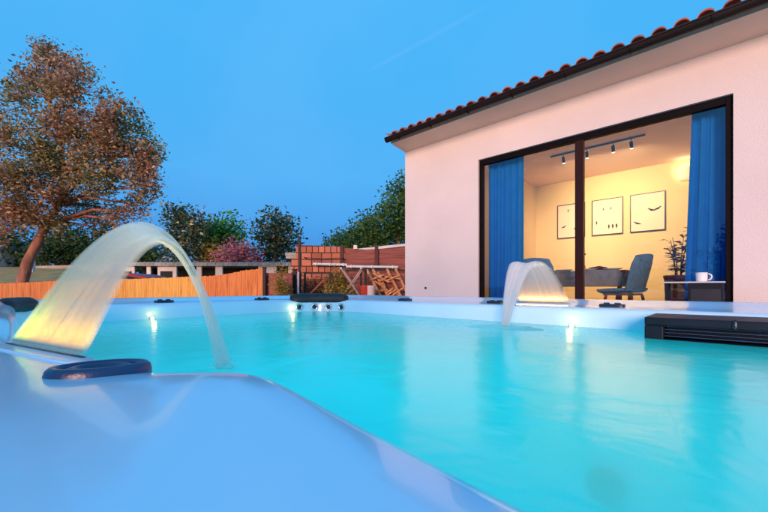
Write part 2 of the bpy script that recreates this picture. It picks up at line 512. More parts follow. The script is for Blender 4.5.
# ------------------------------------------------------------------ mesh helpers
class MB:
    def __init__(self):
        self.v, self.f, self.face = [], [], None
    def add(self, vs, fs):
        o = len(self.v)
        self.v += [tuple(x) for x in vs]
        self.f += [tuple(i + o for i in q) for q in fs]
        return self
    def box(self, a, b):
        (x0, y0, z0), (x1, y1, z1) = a, b
        x0, x1 = min(x0, x1), max(x0, x1); y0, y1 = min(y0, y1), max(y0, y1); z0, z1 = min(z0, z1), max(z0, z1)
        return self.add([(x0, y0, z0), (x1, y0, z0), (x1, y1, z0), (x0, y1, z0), (x0, y0, z1), (x1, y0, z1), (x1, y1, z1), (x0, y1, z1)],
                        [(0, 3, 2, 1), (4, 5, 6, 7), (0, 1, 5, 4), (1, 2, 6, 5), (2, 3, 7, 6), (3, 0, 4, 7)])
    def bar(self, p, q, w, t=None, up=(0, 0, 1)):
        p, q = Vector(p), Vector(q)
        t = t or w
        a = (q - p).normalized()
        u = Vector(up)
        s = a.cross(u)
        if s.length < 1e-4:
            s = a.cross(Vector((1, 0, 0)))
        s.normalize()
        u = s.cross(a)
        s, u = s * w / 2, u * t / 2
        vs = [p - s - u, p + s - u, p + s + u, p - s + u, q - s - u, q + s - u, q + s + u, q - s + u]
        return self.add(vs, [(0, 1, 2, 3), (7, 6, 5, 4), (0, 4, 5, 1), (1, 5, 6, 2), (2, 6, 7, 3), (3, 7, 4, 0)])
    def tube(self, pts, rad, n=8, cap=True):
        pts = [Vector(p) for p in pts]
        if not hasattr(rad, '__len__'):
            rad = [rad] * len(pts)
        vs, fs = [], []
        ref = Vector((0.31, 0.87, 0.22)).normalized()
        for i, p in enumerate(pts):
            a = (pts[min(i + 1, len(pts) - 1)] - pts[max(i - 1, 0)]).normalized()
            s = a.cross(ref)
            if s.length < 0.1:
                s = a.cross(Vector((1, 0, 0)))
            s.normalize()
            u = s.cross(a)
            for k in range(n):
                g = 2 * math.pi * k / n
                vs.append(p + (s * math.cos(g) + u * math.sin(g)) * rad[i])
        for i in range(len(pts) - 1):
            for k in range(n):
                k2 = (k + 1) % n
                fs.append((i * n + k, i * n + k2, (i + 1) * n + k2, (i + 1) * n + k))
        if cap:
            fs.append(tuple(range(n - 1, -1, -1)))
            fs.append(tuple((len(pts) - 1) * n + k for k in range(n)))
        return self.add(vs, fs)
    def lathe(self, prof, c=(0, 0, 0), n=24, sx=1.0, sy=1.0, M4=None):
        vs, fs = [], []
        for r, z in prof:
            for k in range(n):
                g = 2 * math.pi * k / n
                p = Vector((r * math.cos(g) * sx, r * math.sin(g) * sy, z))
                if M4:
                    p = M4 @ p
                vs.append(p + Vector(c))
        m = len(prof)
        for i in range(m - 1):
            for k in range(n):
                k2 = (k + 1) % n
                fs.append((i * n + k, i * n + k2, (i + 1) * n + k2, (i + 1) * n + k))
        if prof[0][0] > 1e-5:
            fs.append(tuple(range(n - 1, -1, -1)))
        if prof[-1][0] > 1e-5:
            fs.append(tuple((m - 1) * n + k for k in range(n)))
        return self.add(vs, fs)
    def prism(self, poly, fn, t0, t1):
        """poly of (a, b); fn(a, b, t) -> point; extruded from t0 to t1"""
        n = len(poly)
        vs = [fn(a, b, t0) for a, b in poly] + [fn(a, b, t1) for a, b in poly]
        fs = [tuple(range(n - 1, -1, -1)), tuple(range(n, 2 * n))]
        fs += [(i, (i + 1) % n, n + (i + 1) % n, n + i) for i in range(n)]
        return self.add(vs, fs)
    def mesh(self, name, material, smooth=False, off=(0, 0, 0), bevel=0):
        me = bpy.data.meshes.new(name)
        o = Vector(off)
        me.from_pydata([tuple(Vector(v) - o) for v in self.v], [], self.f)
        me.materials.append(material)
        bm = bmesh.new()
        bm.from_mesh(me)
        bmesh.ops.recalc_face_normals(bm, faces=bm.faces)
        bm.to_mesh(me)
        bm.free()
        if self.face is not None:      # single sheets: which way the front looks
            fv = Vector(self.face)
            if len(me.polygons) and me.polygons[0].normal.dot(fv) < 0:
                me.flip_normals()
        if smooth:
            me.polygons.foreach_set('use_smooth', [True] * len(me.polygons))
        return me

def link(name, me, parent=None, bevel=0, smooth_angle=None):
    o = bpy.data.objects.new(name, me)
    COL.objects.link(o)
    if parent:
        o.parent = parent
    if bevel:
        b = o.modifiers.new('bevel', 'BEVEL')
        b.width = bevel
        b.segments = 2
        b.limit_method = 'ANGLE'
    return o

def tag(o, label, cat, group=None, kind=None):
    if label: o['label'] = label
    if cat: o['category'] = cat
    if group: o['group'] = group
    if kind: o['kind'] = kind
    return o

def thing(name, label, cat, loc=(0, 0, 0), rz=0, group=None):
    o = bpy.data.objects.new(name, None)
    o.empty_display_size = 0.1
    COL.objects.link(o)
    o.location = loc
    o.rotation_euler = (0, 0, rz)
    return tag(o, label, cat, group)

def part(name, mb, material, parent, smooth=False, off=(0, 0, 0), bevel=0, label=None):
    o = link(name, mb.mesh(name, material, smooth, off), parent, bevel)
    if label: o['label'] = label
    return o

def solo(name, mb, material, label, cat, loc=(0, 0, 0), rz=0, smooth=False, off=(0, 0, 0), bevel=0, group=None):
    o = link(name, mb.mesh(name, material, smooth, off), None, bevel)
    o.location = loc
    o.rotation_euler = (0, 0, rz)
    return tag(o, label, cat, group)

def copy_tree(o, parent=None):
    c = o.copy()
    COL.objects.link(c)
    c.parent = parent
    for ch in list(o.children):
        copy_tree(ch, c)
    return c

def lamp(name, kind, energy, color, loc, parent=None, radius=0.05, **k):
    l = bpy.data.lights.new(name, kind)
    l.energy = energy
    l.color = color
    if kind != 'AREA':
        l.shadow_soft_size = radius
    for a, b in k.items():
        setattr(l, a, b)
    o = bpy.data.objects.new(name, l)
    COL.objects.link(o)
    o.location = loc
    if parent:
        o.parent = parent
    return o

def smooth(a, b, x):
    t = min(1, max(0, (x - a) / (b - a)))
    return t * t * (3 - 2 * t)

# ------------------------------------------------------------------ ground
def ground_z(x, y):
    if y < 7.6:
        return 0.0
    u = x / max(y, 0.1)
    f = smooth(-0.70, -0.84, u) if u > -0.84 else 1.0
    f = 1.0 - smooth(-0.84, -0.70, u)
    rise = np.interp(y, [7.6, 10, 14, 40, 60, 400], [0, 0.35, 1.12, 3.45, 4.4, 6.0])
    return float(rise * f + (1 - f) * np.interp(y, [8, 60, 400], [0, 0.2, 2]))
gm = MB()
xs = np.concatenate([np.linspace(-400, -60, 10), np.linspace(-55, 55, 111), np.linspace(60, 400, 10)])
ys = np.concatenate([np.linspace(-200, -20, 8), np.linspace(-15, 60, 101), np.linspace(70, 500, 16)])
for y in ys:
    for x in xs:
        # under the house and spa the sheet lies a little lower than their footings
        gm.v.append((x, y, ground_z(x, y) + (0.02 * math.sin(x * 1.7) * math.sin(y * 1.3) if y > 9 else 0)))
nx = len(xs)
for j in range(len(ys) - 1):
    for i in range(nx - 1):
        gm.f.append((j * nx + i, j * nx + i + 1, (j + 1) * nx + i + 1, (j + 1) * nx + i))
g = link('ground', gm.mesh('ground', M['lawn'], True))
g['kind'] = 'structure'

te = MB()
te.box((2.36, -5.0, -E - 0.05), (4.88, 6.0, -0.55))
t = link('terrace', te.mesh('terrace', M['paving'], False, (0, 0, -E)))
t.location = (0, 0, 0)
t.rotation_euler = (0, 0, TH)
t['kind'] = 'structure'

# ------------------------------------------------------------------ house
H0 = (6.5, 1.0, -E)           # house origin in the d, s, h frame
house = thing('house', 'pink stucco single-storey house with tiled eaves and a wide sliding window', 'house', W(*H0), TH)
def hp(name, mb, m, parent=None, **k):
    return part(name, mb, m, parent or house, off=k.pop('off', H0), **k)
DF, DB = 4.89, 8.05
SL, SR = 4.06, -3.2
WL, WR, WT, WB = 2.67, -0.05, 1.883, -0.5
top = 2.36
mb = MB()
mb.box((DF, WL, -E), (DF + 0.2, SL, top))
mb.box((DF, SR, -E), (DF + 0.2, WR, top))
mb.box((DF, WR, WT), (DF + 0.2, WL, top))
mb.box((DF, WR, -E), (DF + 0.2, WL, WB))
hp('front_wall', mb, M['stucco'])
mb = MB()
mb.box((DF + 0.202, SL - 0.2, -E), (DB, SL, top))
mb.box((DF + 0.202, SR, -E), (DB, SR + 0.2, top))
mb.box((DB, SR, -E), (DB + 0.2, SL, top))
hp('outer_wall', mb, M['stucco'])
# room inside
RB, RLS, RRS, RC = 7.74, 2.89, -1.6, 2.10
mb = MB()
mb.box((RB, RRS, WB), (RB + 0.1, RLS + 0.1, RC))
mb.box((DF + 0.205, RLS, WB), (RB - 0.002, RLS + 0.1, RC))
mb.box((DF + 0.205, RRS - 0.1, WB), (RB - 0.002, RRS, RC))
hp('room_wall', mb, M['room_wall'])
mb = MB()
mb.box((DF + 0.202, SR + 0.202, RC + 0.002), (DB - 0.002, SL - 0.202, RC + 0.1))
hp('ceiling', mb, M['room_ceiling'])
mb = MB()
mb.box((DF + 0.202, SR + 0.202, WB - 0.1), (DB - 0.002, SL - 0.202, WB - 0.002))
hp('floor', mb, M['room_floor'])
# soffit: a plastered cornice under the eaves
mb = MB()
prof = [(4.52, 2.45), (4.52, 2.39), (4.56, 2.385), (4.888, 2.345), (4.888, 2.45)]
mb.prism(prof, lambda a, b, t: (a, t, b), SR, SL)
hp('soffit', mb, M['soffit'], bevel=0)
# roof: one corrugated sheet of barrel tiles rising to a ridge, back slope plain
mb = MB()
SP, TR = 0.172, 0.064
svals, k = [], SR
S_END = SL + 0.03
npt = int((S_END - SR) / (SP / 14))
prof_s = [SR + (S_END - SR) * i / npt for i in range(npt + 1)]
def tile_h(s):
    c = (s - S_END) / SP
    x = (c - round(c) + 0.0) * SP
    q = 1 - (x / TR) ** 2
    return 0.064 * math.sqrt(q) if q > 0 else 0.012 * math.sin(math.pi * (abs(x) - TR) / (SP - 2 * TR)) * -1
rows = []
d0r, z0r, slope = 4.43, 2.455, math.tan(R(17))
NR = 12
for j in range(NR + 1):
    for half in (0, 1):
        if j == NR and half: break
        dd = d0r + j * 0.34 + (0.335 if half else 0)
        zz = z0r + (dd - d0r) * slope + (0.0 if half else 0.018)
        rows.append((dd, zz))
first = True
base = len(mb.v)
for (dd, zz) in rows:
    for s in prof_s:
        mb.v.append((dd, s, zz + tile_h(s)))
n = len(prof_s)
for j in range(len(rows) - 1):
    for i in range(n - 1):
        mb.f.append((base + j * n + i, base + j * n + i + 1, base + (j + 1) * n + i + 1, base + (j + 1) * n + i))
# thickness of the first row's ends
b2 = len(mb.v)
for s in prof_s:
    mb.v.append((d0r + 0.001, s, z0r + 0.018 + max(tile_h(s) - 0.017, -0.02)))
for s in prof_s:
    mb.v.append((d0r + 0.30, s, z0r + 0.018 + 0.30 * slope + max(tile_h(s) - 0.017, -0.02)))
for i in range(n - 1):
    mb.f.append((base + i, base + i + 1, b2 + i + 1, b2 + i))
    mb.f.append((b2 + i, b2 + i + 1, b2 + n + i + 1, b2 + n + i))
# gable thickness and back slope
dr, zr = rows[-1]
mb.box((dr, SR, zr - 0.1), (dr + 0.1, S_END, zr + 0.06))
mb.add([(dr, SR, zr), (dr, S_END, zr), (dr + 4, S_END, zr - 4 * slope), (dr + 4, SR, zr - 4 * slope)], [(0, 1, 2, 3)])
roof = hp('roof', mb, M['tile'])
mb = MB()
mb.prism([(4.53, 2.452), (dr, zr - 0.05), (DB + 0.2, zr - 0.12 - (DB + 0.2 - dr) * slope if DB + 0.2 > dr else zr - 0.05 - (dr - DB - 0.2) * slope), (DB + 0.2, 2.362), (4.53, 2.454 - 0.001)],
         lambda a, b, t: (a, t, b), SR + 0.05, SL - 0.005)
hp('gable', mb, M['stucco'])
# gutter: a half round trough with brackets
mb = MB()
gp = []
gc, gz, gr = 4.44, 2.445, 0.050
for i in range(11):
    a = math.pi + math.pi * i / 10
    gp.append((gc + gr * math.cos(a), gz + gr * math.sin(a) * 1.15))
gi = [(gc + (a - gc) * 0.88, gz + (b - gz) * 0.88) for a, b in reversed(gp)]
mb.prism(gp + gi, lambda a, b, t: (a, t, b), SR, SL + 0.02)
mb.tube([(gc - gr, SR, gz), (gc - gr, SL + 0.022, gz)], 0.011, 8)
mb.prism(gp, lambda a, b, t: (a, t, b), SL + 0.02, SL + 0.026)
gut = hp('gutter', mb, M['gutter'])
for s in np.arange(SL - 0.25, SR, -0.62):
    b_ = MB()
    pts = [(gc - (gr + 0.004) * math.cos(a), s, gz - (gr * 1.15 + 0.004) * math.sin(a)) for a in np.linspace(-0.1, 1.9, 9)]
    for p, q in zip(pts[:-1], pts[1:]):
        b_.bar(p, q, 0.022, 0.004, up=(0, 1, 0))
    o = part('bracket', b_, M['gutter'], gut, off=H0)
# sliding window
mb = MB()
fd0, fd1, fw = DF + 0.035, DF + 0.10, 0.055
mb.box((fd0, WL - fw, WB), (fd1, WL - 0.002, WT - 0.002))
mb.box((fd0, WR + 0.002, WB), (fd1, WR + fw, WT - 0.002))
mb.box((fd0, WR + fw, WT - fw - 0.02), (fd1, WL - fw, WT - 0.002))
mb.box((fd0, WR + fw, WB + 0.002), (fd1, WL - fw, WB + 0.05))
win = hp('window_frame', mb, M['frame'], bevel=0.004)
mb = MB()
mb.box((fd0 - 0.012, 1.27, WB + 0.05), (fd1 - 0.01, 1.365, WT - fw - 0.02))
part('mullion', mb, M['mullion'], win, off=H0, bevel=0.004)
for a, b in ((WR + fw, 1.27), (1.365, WL - fw)):
    mb = MB()
    gd = DF + 0.07
    mb.face = (-1, 0, 0)
    mb.add([(gd, a, WB + 0.05), (gd, b, WB + 0.05), (gd, b, WT - fw - 0.02), (gd, a, WT - fw - 0.02)], [(0, 1, 2, 3)])
    part('pane', mb, M['glass'], win, off=H0)
mb = MB()
mb.box((fd0 + 0.02, 0.4, WB + 0.05), (fd0 + 0.024, 0.402, WB + 0.052))
# small cable outlet low on the plaster
mb = MB()
p_ = (DF, 3.62, 0.0)
Mx = Matrix.Rotation(R(-90), 4, 'Y')
mb.lathe([(0.018, 0.0), (0.018, 0.012), (0.012, 0.014), (0.0, 0.014)], (DF, 3.62, 0.0), 14, M4=Mx)
hp('cable_outlet', mb, M['dark'], smooth=True)

# ------------------------------------------------------------------ room contents
def rt(name, label, cat, d, s, h, rot=0, group=None):
    return thing(name, label, cat, W(d, s, h), TH + rot, group)
# track light
tl_ = rt('track_light', 'black ceiling track with four small spotlights above the dining table', 'track light', 6.1, 1.43, RC)
mb = MB(); mb.box((-0.012, -0.62, -0.020), (0.012, 0.62, 0.0))
part('rail', mb, M['rail'], tl_)
SPOT_W = 80
for s in (1.86, 1.53, 1.19, 0.97):
    y = s - 1.43
    sp = MB()
    sp.tube([(0, y, -0.020), (0, y, -0.070)], 0.006, 8)
    aim = Vector((0.88, 0, -0.47)).normalized()
    ax = Vector((0.42, 0, -0.90)).normalized()
    c0 = Vector((0, y, -0.085))
    sp.tube([c0 - ax * 0.03, c0 + ax * 0.06], 0.021, 14)
    so = part('spotlight', sp, M['rail'], tl_, True)
    ln = MB(); ln.tube([c0 + ax * 0.0605, c0 + ax * 0.068], 0.018, 14)
    part('lens', ln, M['spot_lens'], so)
    l = lamp('spot_beam', 'SPOT', SPOT_W, (1.0, 0.67, 0.36), c0 + ax * 0.075, so, 0.02, spot_size=R(110), spot_blend=0.9)
    l.rotation_euler = (-aim).to_track_quat('Z', 'Y').to_euler()
# framed bird prints
def bird(mb, cy, cz, w, flip=1, tall=0):
    if tall:
        pts = [(0, .5), (.12, .46), (.16, .36), (.12, .28), (.17, .1), (.12, -.15), (.05, -.3), (.05, -.5), (-.03, -.5), (-.06, -.28), (-.14, -.12), (-.17, .1), (-.1, .3), (-.12, .4)]
    else:
        pts = [(.5, .14), (.40, .22), (.30, .22), (.22, .12), (.05, .06), (-.15, -.02), (-.32, -.12), (-.52, -.26), (-.30, -.24), (-.12, -.24), (.06, -.22), (.2, -.12), (.3, 0), (.38, .10)]
    mb.prism([(cy + flip * a * w, cz + b * w) for a, b in pts], lambda a, b, t: (t, a, b), -0.0175, -0.0195)
pics = [(2.215, 'leftmost', [(-.10, -.17, .11, 1, 0), (.13, -.10, .10, -1, 0), (.05, .20, .06, 1, 1)][:]),
        (1.60, 'middle', [(-.06, .14, .055, 1, 1), (.06, .14, .055, 1, 1), (.17, -.10, .07, 1, 1), (-.03, -.19, .09, 1, 1), (-.09, -.19, .09, 1, 1), (-.15, -.19, .09, 1, 1)]),
        (0.995, 'right', [(-.06, .04, .12, 1, 0), (-.14, .05, .12, -1, 0), (.14, -.17, .12, 1, 0)])]
plabels = ['framed print with two birds and a dot-like bird, partly behind the window mullion',
           'framed print with three small birds in a row, middle of the three pictures',
           'framed print with a pair of birds above a single one, nearest the right curtain']
proto = None
for i, (s, w_, birds) in enumerate(pics):
    if proto is None:
        pr = rt('framed_picture', plabels[i], 'picture', RB - 0.004, s, 1.31, 0, 'bird prints on the back wall')
        fm = MB()
        a, b, q = 0.25, 0.33, 0.013
        fm.box((-0.025, -a, -b), (0, -a + q, b)); fm.box((-0.025, a - q, -b), (0, a, b))
        fm.box((-0.025, -a + q, b - q), (0, a - q, b)); fm.box((-0.025, -a + q, -b), (0, a - q, -b + q))
        part('frame', fm, M['rail'], pr)
        pm = MB(); pm.box((-0.017, -a + q + 0.001, -b + q + 0.001), (-0.004, a - q - 0.001, b - q - 0.001))
        po = part('print', pm, M['print'], pr)
        proto = pr
    else:
        pr = copy_tree(proto)
        pr.location = W(RB - 0.004, s, 1.31)
        pr['label'] = plabels[i]
        po = [c for c in pr.children if c.name.startswith('print')][0]
        for c in list(po.children):
            bpy.data.objects.remove(c)
    for (y, z, w, fl, tall) in birds:
        bm_ = MB()
        bird(bm_, y, z, w, fl, tall)
        part('bird_motif', bm_, M['ink'], po)
# curtains
def curtain(label, s0, s1, s0b, s1b, d, waves, seed):
    rr = random.Random(seed)
    mb = MB()
    n, mz = 80, 14
    ph = [rr.uniform(0, 6) for _ in range(3)]
    for j in range(mz + 1):
        t_ = j / mz
        h = WB + 0.03 + (WT + 0.06 - WB - 0.03) * (1 - t_)
        a, b = s0 + (s0b - s0) * t_, s1 + (s1b - s1) * t_
        for i in range(n + 1):
            u = i / n
            w = 0.019 * math.sin(u * waves * 2 * math.pi + ph[0] + 0.5 * t_) + 0.012 * math.sin(u * waves * 4.7 + ph[1] + t_)
            mb.v.append((d + w * (0.7 + 0.4 * t_), a + (b - a) * u + 0.008 * math.sin(u * waves * 4 * math.pi + ph[2]), h))
    for j in range(mz):
        for i in range(n):
            q = j * (n + 1) + i
            mb.f.append((q, q + 1, q + n + 2, q + n + 1))
    o0 = (d, (s0 + s1) / 2, WB)
    o = solo('curtain', mb, M['curtain'], label, 'curtain', W(*o0), TH, True, o0, group='sky-tinted curtains inside the window')
    sol = o.modifiers.new('thick', 'SOLIDIFY'); sol.thickness = 0.004
    return o
curtain('wide curtain painted in reflected sky blue inside the left end of the window', 2.62, 2.09, 2.62, 2.10, 5.13, 5, 3)
curtain('curtain painted in reflected sky blue inside the right end of the window by the potted plant', 0.27, -0.03, 0.35, -0.03, 5.13, 4, 5)
# table with cloth
tb = rt('dining_table', 'dining table under a grey-blue cloth in the lit room', 'table', 6.25, 1.55, WB)
mb = MB(); mb.box((-0.42, -0.55, 0.71), (0.42, 0.57, 0.742))
part('tabletop', mb, M['wood'], tb)
for a in (-0.36, 0.36):
    for b in (-0.48, 0.5):
        mb = MB(); mb.tube([(a, b, 0), (a, b, 0.709)], [0.022, 0.03], 10)
        part('leg', mb, M['wood'], tb, True)
mb = MB()
nseg = 64
ring = []
for k in range(nseg):
    a = 2 * math.pi * k / nseg
    ex = 0.25
    ca, sa = math.cos(a), math.sin(a)
    x = 0.445 * math.copysign(abs(ca) ** ex, ca); y = 0.58 * math.copysign(abs(sa) ** ex, sa)
    ring.append((x, y, a))
cl = [(0.0, 0.75, 0), (0.98, 0.75, 0), (1.0, 0.742, 0), (1.01, 0.62, 0.010), (1.02, 0.56, 0.015), (1.03, 0.52, 0.02)]
for (f_, z, w) in cl[1:]:
    for (x, y, a) in ring:
        q = 1 + w * 1.6 * math.sin(a * 13)
        mb.v.append((x * f_ * q, y * f_ * q + 0.01, z))
for j in range(len(cl) - 2):
    for k in range(nseg):
        k2 = (k + 1) % nseg
        mb.f.append((j * nseg + k, j * nseg + k2, (j + 1) * nseg + k2, (j + 1) * nseg + k))
mb.f.append(tuple(range(nseg)))
tc_ = solo('tablecloth', mb, M['cloth'], 'grey-blue cloth hanging over the dining table edge', 'tablecloth', W(6.25, 1.55, WB), TH, True)
TZ = WB + 0.753
plate_prof = [(0.0, 0.0), (0.06, 0.0), (0.075, 0.006), (0.12, 0.02), (0.122, 0.024), (0.07, 0.010), (0.0, 0.008)]
plate_l = ['white plate at the right end of the table before the blue chair', 'white plate on the table just right of the mullion',
           'white plate on the table just left of the mullion', 'white plate at the left end of the table']
pm_ = None
for i, (d, s) in enumerate(((5.98, 1.17), (5.96, 1.48), (5.96, 1.80), (6.15, 2.0))):
    if pm_ is None:
        mb = MB(); mb.lathe(plate_prof, n=24)
        pm_ = solo('plate', mb, M['china'], plate_l[0], 'plate', W(d, s, TZ), TH, True, group='plates on the dining table')
    else:
        o = pm_.copy(); COL.objects.link(o); o.location = W(d, s, TZ); o['label'] = plate_l[i]
mb = MB()
mb.box((-0.07, -0.16, 0.02), (0.07, 0.16, 0.035))
for y in (-0.12, 0.12):
    mb.box((-0.05, y - 0.012, 0), (0.05, y + 0.012, 0.02))
mb.tube([(-0.02, -0.13, 0.045), (0.02, -0.02, 0.06), (-0.01, 0.12, 0.05)], [0.008, 0.022, 0.006], 8)
solo('serving_tray', mb, M['dark_tray'], 'dark wooden footed tray on the table right of the mullion', 'tray', W(6.25, 1.42, TZ), TH)
mb = MB()
va = rt('vase', 'slim vase of dried flowers on the table beside the mullion', 'vase', 6.22, 1.62, TZ)
mb.lathe([(0.03, 0), (0.045, 0.02), (0.05, 0.06), (0.03, 0.11), (0.02, 0.15), (0.025, 0.165), (0.018, 0.165), (0.0, 0.14)], n=20)
part('body', mb, M['china'], va, True)
mb = MB()
rr = random.Random(4)
for i in range(9):
    a = rr.uniform(0, 6.3); l_ = rr.uniform(0.06, 0.13)
    tip = Vector((math.cos(a) * rr.uniform(0.01, 0.06), math.sin(a) * rr.uniform(0.01, 0.06), 0.2 + l_))
    mb.tube([(0, 0, 0.15), tip], 0.002, 5)
    mb.lathe([(0.0, -0.012), (0.013, -0.004), (0.012, 0.008), (0.0, 0.016)], tip, 8)
part('dried_flowers', mb, M['dark_tray'], va, True)
# chairs
def make_chair(label, loc, rz):
    t = thing('dining_chair', label, 'chair', loc, rz, 'dining chairs round the table')
    # the seat faces local +y; bucket shell of seat and backrest
    sm = MB()
    n1, n2 = 16, 12
    def shell(n_rows, fn):
        m_ = MB()
        for j in range(n_rows + 1):
            for i in range(n1 + 1):
                m_.v.append(fn(i / n1 * 2 - 1, j / n_rows))
        for j in range(n_rows):
            for i in range(n1):
                q = j * (n1 + 1) + i
                m_.f.append((q, q + 1, q + n1 + 2, q + n1 + 1))
        return m_
    def seat(u, v):
        x = 0.235 * u * (1 - 0.12 * abs(v - 0.5))
        return (x, 0.24 - 0.43 * v, 0.455 + 0.035 * u * u + 0.02 * (1 - v) * (1 - v) * -1)
    def back(u, v):
        w = 0.235 * (1 + 0.06 * math.sin(v * math.pi)) * (1 - 0.30 * max(0, v - 0.75) * 2)
        return (w * u, -0.19 - 0.11 * v + 0.075 * u * u, 0.465 + 0.44 * v + 0.02 * (1 - u * u) * v)
    for nm_, f_ in (('seat', seat), ('backrest', back)):
        o = part(nm_, shell(n2, f_), M['chair_blue'], t, True)
        s_ = o.modifiers.new('thick', 'SOLIDIFY'); s_.thickness = 0.035; s_.offset = 0
        b_ = o.modifiers.new('round', 'BEVEL'); b_.width = 0.012; b_.segments = 2; b_.limit_method = 'ANGLE'
    fr_ = MB()
    fr_.box((-0.17, -0.15, 0.405), (0.17, 0.18, 0.43))
    part('seat_frame', fr_, M['wood'], t)
    for a in (-1, 1):
        for b in (-1, 1):
            l_ = MB(); l_.tube([(a * 0.15, b * 0.15, 0.405), (a * 0.21, b * 0.21, 0.0)], [0.018, 0.011], 10)
            part('leg', l_, M['wood'], t, True)
    return t
c0 = make_chair('blue-grey bucket chair at the right end of the dining table', W(5.66, 0.98, WB), TH + R(-14))
for lab, d, s, rz in (('blue-grey chair with its back to the window, left of the mullion', 5.52, 2.0, -90),
                      ('blue-grey chair at the far left end of the dining table', 6.25, 2.48, 180)):
    c = copy_tree(c0); c.location = W(d, s, WB); c.rotation_euler = (0, 0, TH + R(rz)); c['label'] = lab
# potted plant
pp = rt('potted_plant', 'thin leafy house plant in a banded terracotta pot by the curtain', 'plant', 6.3, 0.47, WB)
mb = MB()
prof = [(0.0, 0.0), (0.12, 0.0), (0.13, 0.02), (0.155, 0.62), (0.165, 0.64), (0.165, 0.67), (0.145, 0.67), (0.14, 0.60), (0.0, 0.60)]
mb.lathe(prof, n=28)
pot = part('pot', mb, M['pot_red'], pp, True)
for z in (0.12, 0.24, 0.36, 0.48, 0.57):
    r_ = 0.13 + 0.025 * z / 0.62 + 0.001
    mb = MB(); mb.lathe([(r_, z - 0.012), (r_ + 0.004, z), (r_, z + 0.012)], n=28)
    part('band', mb, M['pot_pale'], pot, True)
mb = MB(); lv = MB()
rr = random.Random(11)
for i in range(7):
    a = rr.uniform(0, 6.3); l_ = rr.uniform(0.35, 0.78); lean = rr.uniform(0.02, 0.15)
    pts = [Vector((0.03 * math.cos(a), 0.03 * math.sin(a), 0.58))]
    for k in range(1, 5):
        q = k / 4
        pts.append(Vector((math.cos(a) * (0.03 + lean * q * q), math.sin(a) * (0.03 + lean * q * q), 0.58 + l_ * q)))
    mb.tube(pts, [0.007, 0.006, 0.005, 0.004, 0.003], 6)
    for k in range(20):
        q = rr.uniform(0.25, 1.0)
        i0 = min(3, int(q * 4)); p = pts[i0].lerp(pts[i0 + 1], q * 4 - i0)
        b = rr.uniform(0, 6.3); ll = rr.uniform(0.08, 0.16); dz = rr.uniform(-0.03, 0.09)
        dv = Vector((math.cos(b), math.sin(b), 0)); sd = Vector((-math.sin(b), math.cos(b), 0))
        lv.add([p, p + dv * ll * 0.45 + sd * 0.024 + Vector((0, 0, dz * 0.6)), p + dv * ll + Vector((0, 0, dz * 0.5)), p + dv * ll * 0.45 - sd * 0.024 + Vector((0, 0, dz * 0.6))], [(0, 1, 2, 3)])
part('stem', mb, M['bark'], pp, True)
part('leaves', lv, M['house_plant'], pp)
# wall lamp
wl = rt('wall_lamp', 'cream half-bowl wall lamp on the back wall beside the right curtain', 'lamp', RB - 0.002, 0.50, 1.86)
mb = MB(); mb.box((-0.03, -0.05, -0.06), (-0.001, 0.05, 0.06))
part('wall_plate', mb, M['chrome'], wl)
mb = MB()
for j in range(9):
    z = -0.11 + 0.2 * j / 8
    r_ = 0.06 + 0.075 * (j / 8) ** 0.6
    for i in range(17):
        a = math.pi / 2 + math.pi * i / 16
        mb.v.append((r_ * math.cos(a) - 0.032, r_ * math.sin(a), z))
for j in range(8):
    for i in range(16):
        q = j * 17 + i
        mb.f.append((q, q + 1, q + 18, q + 17))
o = part('lamp_shade', mb, M['shade'], wl, True)
s_ = o.modifiers.new('thick', 'SOLIDIFY'); s_.thickness = 0.006
lamp('bulb_light', 'POINT', 1.0, (1, 0.8, 0.5), (-0.08, 0, 0.10), wl, 0.03)
# shapes taken for a reflection in the pane, built solid as table and mug
stb = rt('reflection_table', 'low dark table built solid from a shape taken for a reflection in the right pane', 'table', 4.60, 0.245, -0.55)
mb = MB(); mb.box((-0.14, -0.24, 0.596), (0.14, 0.21, 0.61))
part('tabletop', mb, M['grey_plastic'], stb, bevel=0.004)
mb = MB(); mb.box((-0.12, -0.23, 0.03), (0.12, 0.02, 0.594))
bd = part('cabinet_body', mb, M['housing'], stb, bevel=0.004)
mb = MB(); mb.box((-0.124, -0.21, 0.08), (-0.121, 0.0, 0.54))
part('door', mb, M['black_plastic'], bd)
for a in (-0.1, 0.1):
    for b in (-0.2, 0.18):
        mb = MB(); mb.box((a - 0.012, b - 0.012, 0), (a + 0.012, b + 0.012, 0.029 if b < 0 else 0.595))
        part('leg', mb, M['housing'], stb)
mg = rt('mug', 'white mug built solid from a shape taken for a reflection, on the low dark table', 'mug', 4.58, 0.17, 0.0605)
mb = MB(); mb.lathe([(0.0, 0), (0.038, 0), (0.042, 0.01), (0.044, 0.085), (0.040, 0.085), (0.038, 0.012), (0.0, 0.010)], n=24)
part('body', mb, M['china'], mg, True)
mb = MB()
mb.tube([(0, -0.042 - 0.03 * math.sin(a), 0.044 + 0.03 * math.cos(a)) for a in np.linspace(0.1, math.pi - 0.1, 9)], 0.006, 8)
part('handle', mb, M['china'], mg, True)

